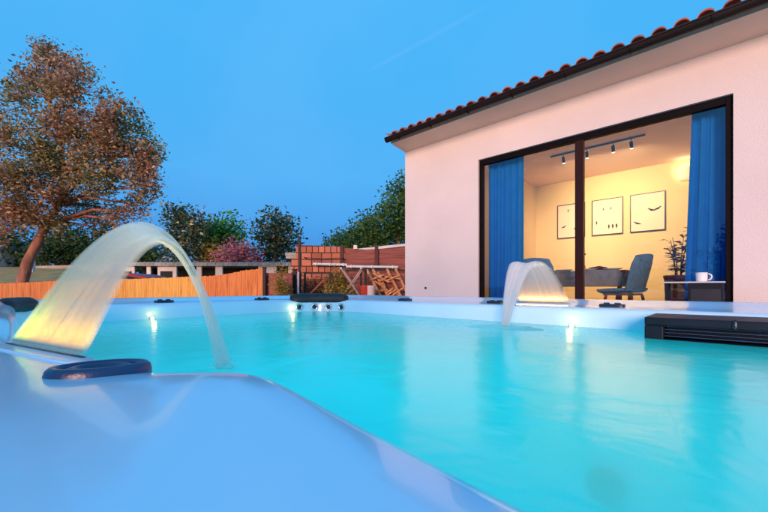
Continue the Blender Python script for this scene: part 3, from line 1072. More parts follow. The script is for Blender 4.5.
# ------------------------------------------------------------------ swim spa
S0 = (1.0, 0.5, -E)
spa = thing('swim_spa', 'pale blue acrylic swim spa full of turquoise lit water', 'hot tub', W(*S0), TH)
def spp(name, mb, m, parent=None, **k):
    return part(name, mb, m, parent or spa, off=S0, **k)
NT_S = [-1.5, -0.5, 0.0, 0.062, 0.25, 0.34, 0.40, 0.435, 0.47, 0.52, 0.60, 0.85, 1.0, 1.3, 1.8, 2.6]
NT_D = [0.12, 0.13, 0.146, 0.150, 0.178, 0.187, 0.180, 0.155, 0.125, 0.105, 0.085, 0.018, 0.028, 0.045, 0.06, 0.06]
ss_ = np.linspace(-1.5, 2.6, 821)
dd_ = np.interp(ss_, NT_S, NT_D) + 0.016 * np.clip((0.44 - ss_) / 0.06, 0, 1)
ker = np.exp(-0.5 * (np.arange(-12, 13) / 4.0) ** 2); ker /= ker.sum()
dd_ = np.convolve(np.pad(dd_, 12, mode='edge'), ker, mode='valid')
def near_d(s): return float(np.interp(s, ss_, dd_))
WATER = -0.18
def rrect(d0, d1, s0, s1, r):      # corner radii: near-far, right-far, right-end, near-end
    pts = []
    def seg(p, q, n):
        for i in range(n):
            pts.append((p[0] + (q[0] - p[0]) * i / n, p[1] + (q[1] - p[1]) * i / n))
    def arc(cx, cy, rad, a0, n=14):
        for i in range(n):
            a = R(a0 - 90 * i / n)
            pts.append((cx + rad * math.cos(a), cy + rad * math.sin(a)))
    seg((d0, s0 + r[3]), (d0, s1 - r[0]), 130); arc(d0 + r[0], s1 - r[0], r[0], 180)
    seg((d0 + r[0], s1), (d1 - r[1], s1), 40); arc(d1 - r[1], s1 - r[1], r[1], 90)
    seg((d1, s1 - r[1]), (d1, s0 + r[2]), 90); arc(d1 - r[2], s0 + r[2], r[2], 0)
    seg((d1 - r[2], s0), (d0 + r[3], s0), 20); arc(d0 + r[3], s0 + r[3], r[3], -90)
    return pts
inner = rrect(0.0, 1.87, -1.45, 2.44, (0.30, 0.42, 0.3, 0.3))
outer = rrect(-0.34, 2.27, -1.80, 2.70, (0.30, 0.30, 0.3, 0.3))
inner = [(d + (near_d(s) if d < 0.2 else 0) * max(0, 1 - max(0, d) / 0.2), s) for d, s in inner]
NL = len(inner)
# inward normals of the inner loop
inn = []
for i in range(NL):
    a, b = inner[i - 1], inner[(i + 1) % NL]
    tx, ty = b[0] - a[0], b[1] - a[1]
    l_ = math.hypot(tx, ty)
    inn.append((ty / l_, -tx / l_))
def rim_h(f, d, s):
    h = np.interp(f, [0, 0.06, 0.14, 0.35, 0.6, 1.0], [-0.078, -0.063, -0.061, -0.072, -0.086, -0.092])
    if d < 0.30:    # the near rim has moulded shoulders
        sh = smooth(0.98, 1.10, s) * (1 - smooth(1.9, 2.3, s))
        h += 0.052 * sh * math.exp(-((f - 0.8) / 0.28) ** 2)
        # lens-like swell at the turn of the rim
        h += 0.004 * math.exp(-((s - 0.36) / 0.10) ** 2) * smooth(0.5, 0.9, f)
    return float(h)
prof = [('o', 0.0, -0.16), ('o', 0.0, -0.10)]
rows = []
fr_list = [0.0, 0.03, 0.07, 0.14, 0.25, 0.4, 0.55, 0.7, 0.82, 0.9]
sh = MB()
loops = []
def add_loop(pts):
    o = len(sh.v)
    sh.v.extend(pts)
    loops.append(o)
add_loop([(d, s, -0.17) for d, s in outer])
for f_ in fr_list:
    L = []
    for (do, so), (di, si) in zip(outer, inner):
        d, s = do + (di - do) * f_, so + (si - so) * f_
        L.append((d, s, rim_h(f_, d, s)))
    add_loop(L)
def lip(off, dh):
    L = []
    for (di, si), (nd, ns), (do, so) in zip(inner, inn, outer):
        h = rim_h(1.0, di, si)
        if h + dh < -0.24: h = -0.092
        L.append((di + nd * off, si + ns * off, h + dh))
    add_loop(L)
for off, dh in ((-0.022, 0.0), (-0.012, -0.003), (-0.004, -0.011), (0.0, -0.024), (0.003, -0.05), (0.006, -0.09), (0.012, -0.14), (0.03, -0.25), (0.05, -0.45), (0.10, -0.72), (0.16, -0.79), (0.3, -0.82)):
    lip(off, dh)
for a, b in zip(loops[:-1], loops[1:]):
    for i in range(NL):
        j = (i + 1) % NL
        sh.f.append((a + i, a + j, b + j, b + i))
sh.f.append(tuple(loops[-1] + i for i in range(NL)))
shell_o = spp('shell', sh, M['shell'], smooth=True)
cb = MB()
ob = [(1.0 + (d - 1.0) * 0.985, 0.45 + (s - 0.45) * 0.985) for d, s in outer]
for i in range(NL):
    cb.v.append((ob[i][0], ob[i][1], -E)); cb.v.append((ob[i][0], ob[i][1], -0.165))
for i in range(NL):
    j = (i + 1) % NL
    cb.f.append((2 * i, 2 * j, 2 * j + 1, 2 * i + 1))
spp('cabinet', cb, M['cabinet'])
# water
wm = MB()
wl_ = [(d - nd * 0.004, s - ns * 0.004) for (d, s), (nd, ns) in zip(inner, inn)]
wm.v = [(d, s, WATER) for d, s in wl_]
wm.f = [tuple(range(NL))]
wm.face = (0, 0, 1)
wo = link('pool_water', wm.mesh('pool_water', M['water'], False, (1.0, 0.5, WATER)))
wo.location = W(1.0, 0.5, WATER); wo.rotation_euler = (0, 0, TH)
wo['kind'] = 'structure'

# helpers for wall fittings; area lamps added over the floor light the water
def wall_frame(d, s, h, nd, ns):
    """matrix whose z axis points from the wall into the basin"""
    z = Vector((nd, ns, 0)).normalized(); x = Vector((0, 0, 1)).cross(z).normalized(); y = z.cross(x)
    m_ = Matrix((x, y, z)).transposed().to_4x4()
    return m_
def disc_part(name, d, s, h, n, rings, m, parent=None, segs=20):
    mb = MB(); mb.lathe(rings, (d, s, h), segs, M4=wall_frame(d, s, h, *n))
    return spp(name, mb, m, parent, smooth=True)
CYAN = (0.0, 1.0, 0.80)
for s, pw in ((-0.75, 3.5), (0.5, 5.0), (1.75, 5.6)):  # unseen panels added to make the water glow evenly
    l_ = lamp('added_water_glow', 'AREA', pw, CYAN, Vector((0.95, s, -0.89)) - Vector(S0), spa, shape='RECTANGLE', size=1.2, size_y=1.1)
    l_.rotation_euler = (math.pi, 0, 0)
# water line lights: the three seen and their glow
for (px, py, side) in ((152, 325.5, 'far'), (290, 316, 'far'), (572, 331.5, 'right')):
    u = (px - 384) / F
    if side == 'far':
        S_ = 2.43; y = S_ / (-SD * u + CD); 
    else:
        S_ = 1.86; y = S_ / (CD * u + SD)
    x = u * y; h = (288 - py) / F * y
    d, s = CD * x + SD * y, -SD * x + CD * y
    h = -0.176
    nrm = (0, -1) if side == 'far' else (-1, 0)
    lo = disc_part('spa_light', d, s, h, nrm, [(0.014, 0.0), (0.014, 0.004), (0.010, 0.006)], M['grey_plastic'])
    disc_part('lens', d + nrm[0] * 0.0085, s + nrm[1] * 0.0085, h, nrm, [(0.008, 0.0), (0.006, 0.003), (0.0, 0.005)], M['led'], lo)
    lamp('led_glow', 'POINT', 0.08, (1.0, 0.85, 0.10), Vector((d + nrm[0] * 0.04, s + nrm[1] * 0.04, h + 0.03)) - Vector(S0), spa, 0.012)

# headrest pillows
def pillow(pts, r0, m):
    mb = MB()
    pts = [Vector(p) for p in pts]
    n = len(pts)
    rad = [r0 * (0.45 + 0.55 * min(1, math.sin(math.pi * (i + 0.35) / (n - 0.3)) * 2.2)) for i in range(n)]
    mb.tube(pts, rad, 14)
    mb.v = [(a, b, c) for a, b, c in mb.v]
    return spp('headrest', mb, m, smooth=True)
cc = (1.87 - 0.42, 2.44 - 0.42)
pts = []
for a in np.linspace(16, 74, 11):
    rr_ = 0.42 + 0.028
    pts.append((cc[0] + rr_ * math.cos(R(a)), cc[1] + rr_ * math.sin(R(a)), -0.082))
pillow(pts, 0.042, M['black_foam'])
cc2 = (0.36, 2.14)
pts = [(cc2[0] - 0.325 * math.cos(R(a)), cc2[1] + 0.325 * math.sin(R(a)), -0.075) for a in np.linspace(6, 48, 11)]
pillow(pts, 0.034, M['black_foam'])
# massage jets in the corner under the headrest
for a in (20, 35, 50, 66):
    d, s = cc[0] + 0.414 * math.cos(R(a)), cc[1] + 0.414 * math.sin(R(a))
    nr = (-math.cos(R(a)), -math.sin(R(a)))
    j_ = disc_part('massage_jet', d, s, -0.146, nr, [(0.026, 0.0), (0.027, 0.007), (0.022, 0.010), (0.018, 0.006)], M['chrome'])
    disc_part('nozzle', d + nr[0] * 0.006, s + nr[1] * 0.006, -0.146, nr, [(0.016, 0.0), (0.014, 0.003), (0.008, 0.006), (0.0, 0.002)], M['black_plastic'], j_)
for a, h in ((25, -0.30), (52, -0.30), (36, -0.42), (62, -0.42), (80, -0.34)):
    d, s = cc[0] + 0.392 * math.cos(R(a)), cc[1] + 0.392 * math.sin(R(a))
    nr = (-math.cos(R(a)), -math.sin(R(a)))
    disc_part('massage_jet', d, s, h, nr, [(0.034, 0.0), (0.034, 0.01), (0.024, 0.014), (0.0, 0.005)], M['black_plastic'])
# suction grille low on the right wall
mb = MB()
d, s, h = 1.72, 0.36, -0.80
Mf = wall_frame(d, s, h, -1, 0)
mb.lathe([(0.07, 0.0), (0.07, 0.015), (0.06, 0.03), (0.0, 0.035)], (d - 0.01, s, h), 24, M4=Mf)
for a in np.linspace(-0.05, 0.05, 6):
    mb.box((d - 0.05, s - 0.05, h + a - 0.004), (d - 0.04, s + 0.05, h + a + 0.004))
spp('suction_grille', mb, M['black_plastic'])
# small black rim valves
def on_side(px, side, f_):
    """point on the rim top of the far or right side seen at column px"""
    u = (px - 384) / F
    if side == 'far':
        S_ = 2.70 + (2.44 - 2.70) * f_; y = S_ / (-SD * u + CD)
    else:
        S_ = 2.27 + (1.87 - 2.27) * f_; y = S_ / (CD * u + SD)
    x = u * y
    return CD * x + SD * y, -SD * x + CD * y, rim_h(f_, 5, 5)
for px, side in ((164, 'far'), (262, 'far'), (405, 'right'), (496, 'right'), (612, 'right')):
    d, s, h = on_side(px, side, 0.72)
    mb = MB()
    poly = [(0.052 * math.copysign(abs(math.cos(a)) ** 0.5, math.cos(a)), 0.026 * math.copysign(abs(math.sin(a)) ** 0.5, math.sin(a))) for a in np.linspace(0, 2 * math.pi, 28, endpoint=False)]
    if side == 'far':
        fn = lambda a, b, t: (d + a, s + b, h + t)
    else:
        fn = lambda a, b, t: (d + b, s + a, h + t)
    mb.prism(poly, fn, -0.008, 0.013)
    v_ = spp('air_valve', mb, M['black_plastic'], bevel=0.004)
    for q in (-0.022, 0.022):
        mb = MB()
        mb.prism([(q + 0.013 * math.cos(a), 0.015 * math.sin(a)) for a in np.linspace(0, 2 * math.pi, 16, endpoint=False)], fn, 0.0131, 0.019)
        spp('dial', mb, M['navy_plastic'], v_, bevel=0.002)
        mb = MB()
        mb.prism([(q + a, b) for a, b in ((-0.009, -0.002), (0.009, -0.002), (0.009, 0.002), (-0.009, 0.002))], fn, 0.0192, 0.0215)
        spp('mark', mb, M['grey_plastic'], v_)
# the oval ringed cap on the near rim
oc = Vector((0.052, 0.497, -0.094))
ov = MB()
# long axis: from pixel (45,378) to (150,368)
def rim_pt(px, py, h=-0.092):
    y = -h * F / (py - 288); x = (px - 384) / F * y
    return Vector((CD * x + SD * y, -SD * x + CD * y, h))
A_, B_ = rim_pt(43, 380), rim_pt(152, 371)
C_ = (A_ + B_) / 2; ax = (B_ - A_); half = ax.length / 2; ax.normalize(); ay = Vector((-ax.y, ax.x, 0))
def oval(prof, n=40):
    mb = MB()
    vs, fs = [], []
    for r_, z in prof:
        for k in range(n):
            a = 2 * math.pi * k / n
            vs.append(C_ + ax * (half * r_ * math.cos(a)) + ay * (half * 0.62 * r_ * math.sin(a)) + Vector((0, 0, z)))
    for i in range(len(prof) - 1):
        for k in range(n):
            k2 = (k + 1) % n
            fs.append((i * n + k, i * n + k2, (i + 1) * n + k2, (i + 1) * n + k))
    fs.append(tuple((len(prof) - 1) * n + k for k in range(n)))
    mb.add(vs, fs)
    return mb
cap = spp('diverter_cap', oval([(1.0, -0.006), (1.0, 0.004), (0.97, 0.009), (0.90, 0.012), (0.80, 0.012), (0.74, 0.008), (0.70, 0.004)]), M['navy_plastic'], smooth=True)
spp('cap_knob', oval([(0.66, 0.0042), (0.64, 0.009), (0.52, 0.011), (0.44, 0.010), (0.38, 0.006), (0.2, 0.006)]), M['navy_plastic'], cap, smooth=True)
# filter housing on the right wall
fh = MB()
f0, f1, s_hi, s_lo = 1.60, 1.90, 0.215, -0.62
hb, ht = -0.20, -0.104
fh.box((f0, s_lo, ht - 0.028), (f1, s_hi, ht))
fh.box((f0, s_hi - 0.055, hb), (f1, s_hi, ht - 0.028))
fh.box((f0, s_lo, hb), (f1, s_lo + 0.055, ht - 0.028))
fh.box((f0, s_lo + 0.055, hb), (f1, s_hi - 0.055, hb + 0.022))
fh.box((f0 + 0.07, s_lo + 0.055, hb + 0.022), (f0 + 0.09, s_hi - 0.055, ht - 0.028))
fo = spp('filter_housing', fh, M['housing'], bevel=0.004)
for k in range(4):
    z = hb + 0.030 + k * 0.0105
    mb = MB()
    mb.box((f0 + 0.02 + 0.011 * k, s_lo + 0.056, z), (f0 + 0.045 + 0.011 * k, s_hi - 0.056, z + 0.003))
    spp('weir_louvre', mb, M['navy_plastic'], fo)
mb = MB(); mb.lathe([(0.007, 0), (0.008, 0.002), (0.005, 0.004), (0.0, 0.005)], (f0 + 0.001, -0.02, ht - 0.014), 16, sy=2.2, M4=wall_frame(0, 0, 0, -1, 0))
spp('latch', mb, M['black_plastic'], fo, smooth=True)

# ------------------------------------------------------------------ the two arcs of water
def jet(name, label, base0, base1, h0, land, land_w, apex, drop):
    """sheet from a slot (base0-base1) rising to apex and falling to a narrow landing"""
    b0, b1 = Vector((*base0, h0)), Vector((*base1, h0))
    org = (b0 + b1) / 2
    root = thing(name, label, 'water jet', W(*org), TH, 'arcs of water over the spa')
    nu, nv = 28, 56
    L0, L1 = Vector((*land[0], WATER)), Vector((*land[1], WATER))
    ta = 0.46
    mb = MB()
    def pt(u, v, side):
        b = b0.lerp(b1, u); l = L0.lerp(L1, u)
        ap = apex - drop * u + 0.005 * math.sin(u * 9)
        # ballistic height with launch height h0 and landing at the water
        g1 = ap - h0; g2 = ap - (WATER - 0.004)
        tt = math.sqrt(g1) / (math.sqrt(g1) + math.sqrt(g2))
        k = g1 / tt ** 2
        z = ap - k * (v - tt) ** 2
        # the sheet draws together on its way
        c = (b0 + b1) / 2; c = c.lerp((L0 + L1) / 2, v ** 0.88)
        q = 1 - 0.12 * math.sin(math.pi * min(1, v * 1.15)) if v < 0.87 else 1
        p = c + ((b - (b0 + b1) / 2) * (1 - v) + (l - (L0 + L1) / 2) * v) * q
        th = (0.004 + 0.006 * v) * math.sqrt(max(0, 1 - (2 * u - 1) ** 2)) * side
        return Vector((p.x, p.y, z)) + Vector((0.5, 0, 0.7)) * th
    for side in (1, -1):
        for j in range(nv + 1):
            for i in range(nu + 1):
                mb.v.append(pt(i / nu, j / nv, side))
    N = (nu + 1) * (nv + 1)
    for sgn in (0, 1):
        for j in range(nv):
            for i in range(nu):
                q = sgn * N + j * (nu + 1) + i
                f_ = (q, q + 1, q + nu + 2, q + nu + 1)
                mb.f.append(f_ if sgn == 0 else f_[::-1])
    o = part('water_sheet', mb, M['jet_water'], root, True, off=org)
    uvl = o.data.uv_layers.new(name='flow')
    for lp in o.data.loops:
        k = lp.vertex_index % N
        uvl.data[lp.index].uv = ((k % (nu + 1)) / nu, (k // (nu + 1)) / nv)
    # churned patch where it lands
    c = (L0 + L1) / 2
    fm = MB(); n = 30
    rr2 = random.Random(hash(name) % 5 + 3)
    fm.v.append((c.x, c.y, WATER + 0.006))
    for ring_ in (0.35, 0.7, 1.0):
        for k in range(n):
            a = 2 * math.pi * k / n
            r_ = land_w * ring_ * (1 + 0.18 * math.sin(3 * a + 1) + 0.10 * math.sin(7 * a))
            fm.v.append((c.x + r_ * math.cos(a), c.y + r_ * math.sin(a) * 1.25, WATER + 0.002 + 0.006 * (1 - ring_) * (1 + 0.5 * math.sin(5 * a))))
    for k in range(n):
        k2 = (k + 1) % n
        fm.f.append((0, 1 + k, 1 + k2))
        for r_ in range(2):
            fm.f.append((1 + r_ * n + k, 1 + (r_ + 1) * n + k, 1 + (r_ + 1) * n + k2, 1 + r_ * n + k2))
    fo_ = part('splash', fm, M['foam'], root, True, off=org)
    uvl = fo_.data.uv_layers.new(name='flow')
    for lp in fo_.data.loops:
        k = lp.vertex_index
        if k == 0: uvl.data[lp.index].uv = (0.5, 0.1)
        else:
            r_ = (k - 1) // n; a = 2 * math.pi * ((k - 1) % n) / n
            w_ = (0.17, 0.33, 0.5)[r_]
            uvl.data[lp.index].uv = (0.5 + w_ * math.cos(a), 0.5 + w_ * math.sin(a))
    return root
def nozzle(b0, b1, h, leds, power, power_in=1):
    b0, b1 = Vector((*b0, h)), Vector((*b1, h))
    ax_ = (b1 - b0); L = ax_.length; ax_.normalize(); ay_ = Vector((-ax_.y, ax_.x, 0))
    c = (b0 + b1) / 2
    mb = MB()
    poly = []
    for k in range(36):
        a = 2 * math.pi * k / 36
        poly.append(((L / 2 + 0.035) * math.copysign(abs(math.cos(a)) ** 0.35, math.cos(a)), 0.03 * math.copysign(abs(math.sin(a)) ** 0.5, math.sin(a))))
    fn = lambda a, b, t: c + ax_ * a + ay_ * b + Vector((0, 0, t))
    poly = [(a, 0.55 * b - 0.010) for a, b in poly]
    mb.prism(poly, fn, -0.006, 0.003)
    no = spp('fountain_nozzle', mb, M['shell'], bevel=0.002)
    mb = MB()
    mb.prism([(-L / 2, -0.004), (L / 2, -0.004), (L / 2, 0.001), (-L / 2, 0.001)], fn, 0.0031, 0.0038)
    spp('slot', mb, M['black_plastic'], no)
    for q, wd, col, k, dy in leds:
        p = fn((q - 0.5) * L, dy, 0.005)
        l_ = lamp('nozzle_led', 'AREA', power * k, col, p - Vector(S0), spa, shape='RECTANGLE', size=wd * L, size_y=0.008)
        m_ = Matrix((ax_, ax_.cross(Vector((0, 0, 1))) * -1, Vector((0, 0, 1)))).transposed()
        zz_ = (Vector((0, 0, -1)) - ay_ * 0.2 * (1 if dy > 0 else -1)).normalized(); xx_ = ax_; yy_ = zz_.cross(xx_)
        l_.rotation_euler = Matrix((xx_, yy_, zz_)).transposed().to_euler()
LB0, LB1 = (0.0200, 0.846), (0.0826, 0.601)
jet('water_arc', 'tall arc of water lit yellow-green at its foot, left over the near rim', LB0, LB1, -0.086, ((0.392, 0.862), (0.336, 0.815)), 0.03, 0.128, 0.055)
nozzle(LB0, LB1, -0.092, [(0.5, 0.95, (1.0, 0.58, 0.0), 1.0, 0.026), (0.1, 0.22, (0.35, 1, 0.0), 0.34, 0.026), (0.6, 0.8, (1, 0.38, 0.04), 0.3, 0.026)], 0.62)
def on_right(px, d):
    u = (px - 384) / F; y = d / (CD * u + SD); return -SD * u * y + CD * y
RB0, RB1 = (2.045, on_right(517, 2.045)), (2.045, on_right(571, 2.045))
jet('water_arc', 'small dome of water lit warm white before the big window', RB0, RB1, -0.082, ((1.63, 0.77), (1.60, 0.72)), 0.12, 0.128, 0.004)
nozzle(RB0, RB1, -0.086, [(0.5, 0.95, (1, 0.55, 0.14), 1.0, -0.03)], 0.7)

# ------------------------------------------------------------------ fences, walls and garden things
def wthing(name, label, cat, loc, group=None): return thing(name, label, cat, loc, 0, group)
# reed screen: separate tops follow the rolls' uneven height
rf = wthing('reed_fence', 'orange reed screen fence along the garden edge left of the gate', 'fence', (-5, 7.0, 0))
mb = MB()
top_px = [(-60, 283.8), (5, 283.4), (60, 281), (100, 279.5), (140, 278.8), (206, 276.2), (225, 274.5), (245, 270.5), (256, 269.2), (263, 269)]
fx = np.arange((-60 - 384) / F * 7.0, (263 - 384) / F * 7.0, 0.022)
rr = random.Random(2)
tp = [np.interp(x, [(p - 384) / F * 7.0 for p, _ in top_px], [E + (288 - y) / F * 7.0 for _, y in top_px]) + rr.gauss(0, 0.005) for x in fx]
pv = []
for i, (x, z) in enumerate(zip(fx, tp)):
    w = 0.008 * (i % 2) + rr.gauss(0, 0.003)
    pv.append([(x, 6.98 - w, 0.0), (x, 6.98 - w, z), (x, 7.01, z), (x, 7.01, 0.0)])
cuts = [0] + [int(np.argmin(abs(fx - (q - 384) / F * 7.0))) for q in (72, 203)] + [len(fx) - 1]
for (c0_, c1_, mm, ll) in ((cuts[0], cuts[1], 'reed', None), (cuts[1], cuts[2], 'reed_gold', 'golden yellow length of reed screen'), (cuts[2], cuts[3], 'reed', None)):
    mb = MB()
    for q in pv[c0_:c1_ + 1]:
        mb.v += q
    for i in range(c1_ - c0_):
        a, b = 4 * i, 4 * i + 4
        mb.f += [(a, b, b + 1, a + 1), (a + 1, b + 1, b + 2, a + 2), (a + 2, b + 2, b + 3, a + 3)]
    part('reed_panel', mb, M[mm], rf, off=(-5, 7.0, 0), label=ll)
for h in (0.35, 0.85):
    mb = MB(); mb.tube([(fx[0], 7.02, h), (fx[-1], 7.02, h)], 0.006, 6)
    part('wire', mb, M['dark_bark'], rf, off=(-5, 7.0, 0))
for px in (-40, 40, 105, 170, 225):
    x = (px - 384) / F * 7.0
    z = np.interp(x, fx, tp) - 0.05
    mb = MB(); mb.tube([(x, 7.05, 0), (x, 7.05, z)], 0.03, 8)
    part('post', mb, M['dark_bark'], rf, off=(-5, 7.0, 0))
def post(label, px, py, Y, w, m=None, name='fence_post', cat='post'):
    p = P(px, py, Y)
    mb = MB(); mb.box((-w / 2, -w / 2, 0), (w / 2, w / 2, p.z)); mb.box((-w * 0.7, -w * 0.7, p.z), (w * 0.7, w * 0.7, p.z + 0.02))
    return solo(name, mb, m or M['post'], label, cat, (p.x, Y, 0), bevel=0.004)
post('dark post ending the orange reed fence', 264.5, 268, 7.0, 0.055)
post('short black post beside the white pole', 294.8, 270, 7.3, 0.07)
post('tall thin dark post where the block wall starts', 299.5, 238, 7.6, 0.05)
mb = MB(); p = P(298.3, 272, 7.25); mb.tube([(0, 0, 0), (0, 0, p.z)], 0.018, 10)
solo('white_pole', mb, M['white_metal'], 'thin white pole between the black posts', 'pole', (p.x, 7.25, 0), smooth=True)
# rust red gate
a, b = P(266, 272, 7.1), P(293, 272, 7.1)
gt = wthing('garden_gate', 'rust red sheet metal gate right of the reed fence', 'gate', ((a.x + b.x) / 2, 7.1, 0))
w = (b.x - a.x) / 2 - 0.01
mb = MB(); mb.box((-w, -0.012, 0.1), (w, 0.012, 1.20)); 
part('panel', mb, M['rust_panel'], gt)
mb = MB()
mb.box((-w, -0.03, 1.202), (w, 0.03, 1.24)); mb.box((-w, -0.028, 0.06), (w, 0.028, 0.098)); mb.box((-w, -0.03, 1.10), (w, -0.014, 1.125))
part('rail', mb, M['rust_panel'], gt, bevel=0.004)
mb = MB(); mb.tube([(w - 0.08, -0.05, 0.75), (w - 0.08, -0.05, 0.9)], 0.012, 8)
part('handle', mb, M['post'], gt)
# block wall
a, b = P(291, 245, 9.0), P(432, 245, 9.0)
bw = wthing('block_wall', 'terracotta block wall with dark pillars behind the garden', 'wall', (a.x, 9.0, 0))
mb = MB()
xm = P(345, 245, 9.0).x - a.x; xe = b.x - a.x
mb.prism([(0, 0), (xm, 0), (xm, P(0, 247, 9).z), (xm * 0.5, P(0, 245.5, 9).z), (0.12, P(0, 245, 9).z), (0.12, P(0, 258, 9).z), (0, P(0, 258, 9).z)], lambda x, z, t_: (x, t_, z), 0, 0.18)
part('blocks', mb, M['blocks'], bw)
mb = MB()
mb.prism([(xm, 0), (xe, 0), (xe, P(0, 246, 9).z), (xm + 0.5, P(0, 249.5, 9).z), (xm, P(0, 248, 9).z)], lambda x, z, t_: (x, t_, z), 0.02, 0.15)
part('board_panel', mb, M['brown_boards'], bw)
for px in (342, 376.5):
    x = P(px, 0, 9).x - a.x
    mb = MB(); mb.box((x - 0.045, -0.06, 0), (x + 0.045, -0.002, P(0, 245.5, 9).z))
    part('pillar', mb, M['pillar_red'], bw)
mb = MB(); x = P(355.5, 0, 9).x - a.x; z = P(0, 248.5, 9).z
mb.box((x - 0.045, -0.07, z - 0.02), (x + 0.045, -0.003, z + 0.075)); mb.box((x - 0.03, -0.08, z), (x + 0.03, -0.071, z + 0.055))
part('floodlight', mb, M['white_metal'], bw, bevel=0.005)
# pale roof of the lean-to behind it
a, b = P(352, 250, 10.5), P(440, 240.5, 10.5)
ln_ = wthing('lean_to_shed', 'shed with a pale sloping sheet roof behind the block wall', 'shed', ((a.x + b.x) / 2, 11.5, 0))
hw = (b.x - a.x) / 2
mb = MB(); mb.prism([(-hw, a.z - 0.05), (hw, b.z - 0.05), (hw, b.z + 0.02), (-hw, a.z + 0.02)], lambda x, z, t_: (x, t_, z), -1.0, 1.2)
part('roof', mb, M['sheet_roof'], ln_)
mb = MB(); mb.prism([(-hw + 0.1, 0), (hw - 0.1, 0), (hw - 0.1, b.z - 0.07), (-hw + 0.1, a.z - 0.06)], lambda x, z, t_: (x, t_, z), -0.85, 1.0)
part('wall', mb, M['white_wall'], ln_)
# pale pipes along the wall
for (x0, x1, y_, lab) in ((313, 347, 264, 'pale horizontal pipe on the block wall, left length'), (346, 398, 266.5, 'pale horizontal pipe on the brown boards, right length')):
    a, b = P(x0, y_, 8.8), P(x1, y_ + (0.6 if x0 > 340 else 0.8), 8.8)
    mb = MB(); mb.tube([(0, 0, 0), b - a], 0.030, 10)
    for q in (0.1, 0.5, 0.9):
        c = (b - a) * q; mb.box((c.x - 0.012, -0.05, c.z - 0.036), (c.x + 0.012, 0.13, c.z + 0.036))
    solo('wall_pipe', mb, M['pale_pipe'], lab, 'pipe', a, smooth=False, group='pipes on the garden wall')
# open steel gate frame
a, b = P(304, 272, 7.7), P(331, 272, 7.7)
sg = wthing('steel_gate', 'open dark steel gate frame in front of the shrubs', 'gate', ((a.x + b.x) / 2, 7.7, 0))
w = (b.x - a.x) / 2
mb = MB()
mb.box((-w, -0.02, 0.05), (-w + 0.04, 0.02, a.z)); mb.box((w - 0.04, -0.02, 0.05), (w, 0.02, a.z))
mb.box((-w + 0.04, -0.02, a.z - 0.04), (w - 0.04, 0.02, a.z)); mb.box((-w + 0.04, -0.02, 0.05), (w - 0.04, 0.02, 0.09))
part('frame', mb, M['post'], sg)
mb = MB(); mb.bar((-w + 0.05, 0, 0.75), (w - 0.15, 0, 1.12), 0.03)
part('brace', mb, M['rust_panel'], sg)
for px in (361, 365.5):
    post('thin dark stake %s the wood pile' % ('left of the red tubs by' if px < 363 else 'touching'), px, 271, 7.9, 0.045, name='fence_stake')
# low brown fence behind the wood
a, b = P(345, 269.5, 8.4), P(425, 269.5, 8.4)
lf = wthing('low_fence', 'low red-brown board fence behind the leaning battens', 'fence', (a.x, 8.4, 0))
mb = MB(); mb.box((0, 0, 0), (b.x - a.x, 0.03, a.z - 0.04))
part('board_panel', mb, M['brown_boards'], lf)
mb = MB(); mb.box((-0.02, -0.02, a.z - 0.038), (b.x - a.x + 0.02, 0.05, a.z))
part('top_rail', mb, M['post'], lf)
# leaning battens
rr = random.Random(8)
bl = ['leftmost sawn batten leaning against the low fence', 'second sawn batten from the left leaning on the low fence', 'third sawn batten leaning, steepest of them',
      'fourth sawn batten leaning amid the wood pile', 'sawn batten leaning nearest the pink house', 'short sawn batten leaning behind the second one']
for i, (x0, y0, x1) in enumerate(((367, 270, 383), (373, 269.5, 392), (378, 272, 388), (387, 269, 402), (395.5, 268.5, 409), (370, 275, 379))):
    tp_ = P(x0, y0, 8.36); bt = Vector((P(x1, 0, 7.75).x + 0.35, 7.6, 0.02))
    mb = MB(); mb.bar((0, 0, 0), tp_ - bt, 0.035, 0.05)
    solo('wood_batten', mb, M['batten'], bl[i], 'batten', bt, bevel=0.003, group='battens leaning on the low fence')
wp = MB()
for i in range(34):
    x = rr.uniform(P(374, 0, 8.1).x, P(404, 0, 8.1).x); z = rr.uniform(0.08, 1.22)
    a_ = rr.uniform(-0.7, 0.7); l_ = rr.uniform(0.1, 0.24)
    wp.bar((x - l_ * math.cos(a_), 8.15 + rr.uniform(-0.14, 0.14), z - l_ * math.sin(a_)), (x + l_ * math.cos(a_), 8.15 + rr.uniform(-0.14, 0.14), z + l_ * math.sin(a_)), 0.04, 0.03)
x0 = P(389, 0, 8.1).x
o = solo('wood_pile', wp, M['batten'], 'untidy heap of firewood offcuts behind the battens', 'wood pile', (x0, 8.15, 0), off=(x0, 8.15, 0))
o['kind'] = 'stuff'
# white crossed-leg trestle
fc0 = P(352, 0, 7.6).x
fc = wthing('trestle', 'white crossed-leg trestle between the shrub and the thin stakes', 'trestle', (fc0, 7.6, 0))
for sy in (-0.2, 0.2):
    for q in (-1, 1):
        mb = MB(); mb.bar((-0.70 * q, sy + 0.02 * q, 0), (0.2 * q, sy + 0.02 * q, 1.34), 0.024, 0.024); part('leg', mb, M['pale_wood'], fc)
for q in (-1, 1):
    mb = MB(); mb.bar((0.2 * q, -0.24, 1.35), (0.2 * q, 0.24, 1.35), 0.03, 0.03); part('crossbar', mb, M['white_metal'], fc)

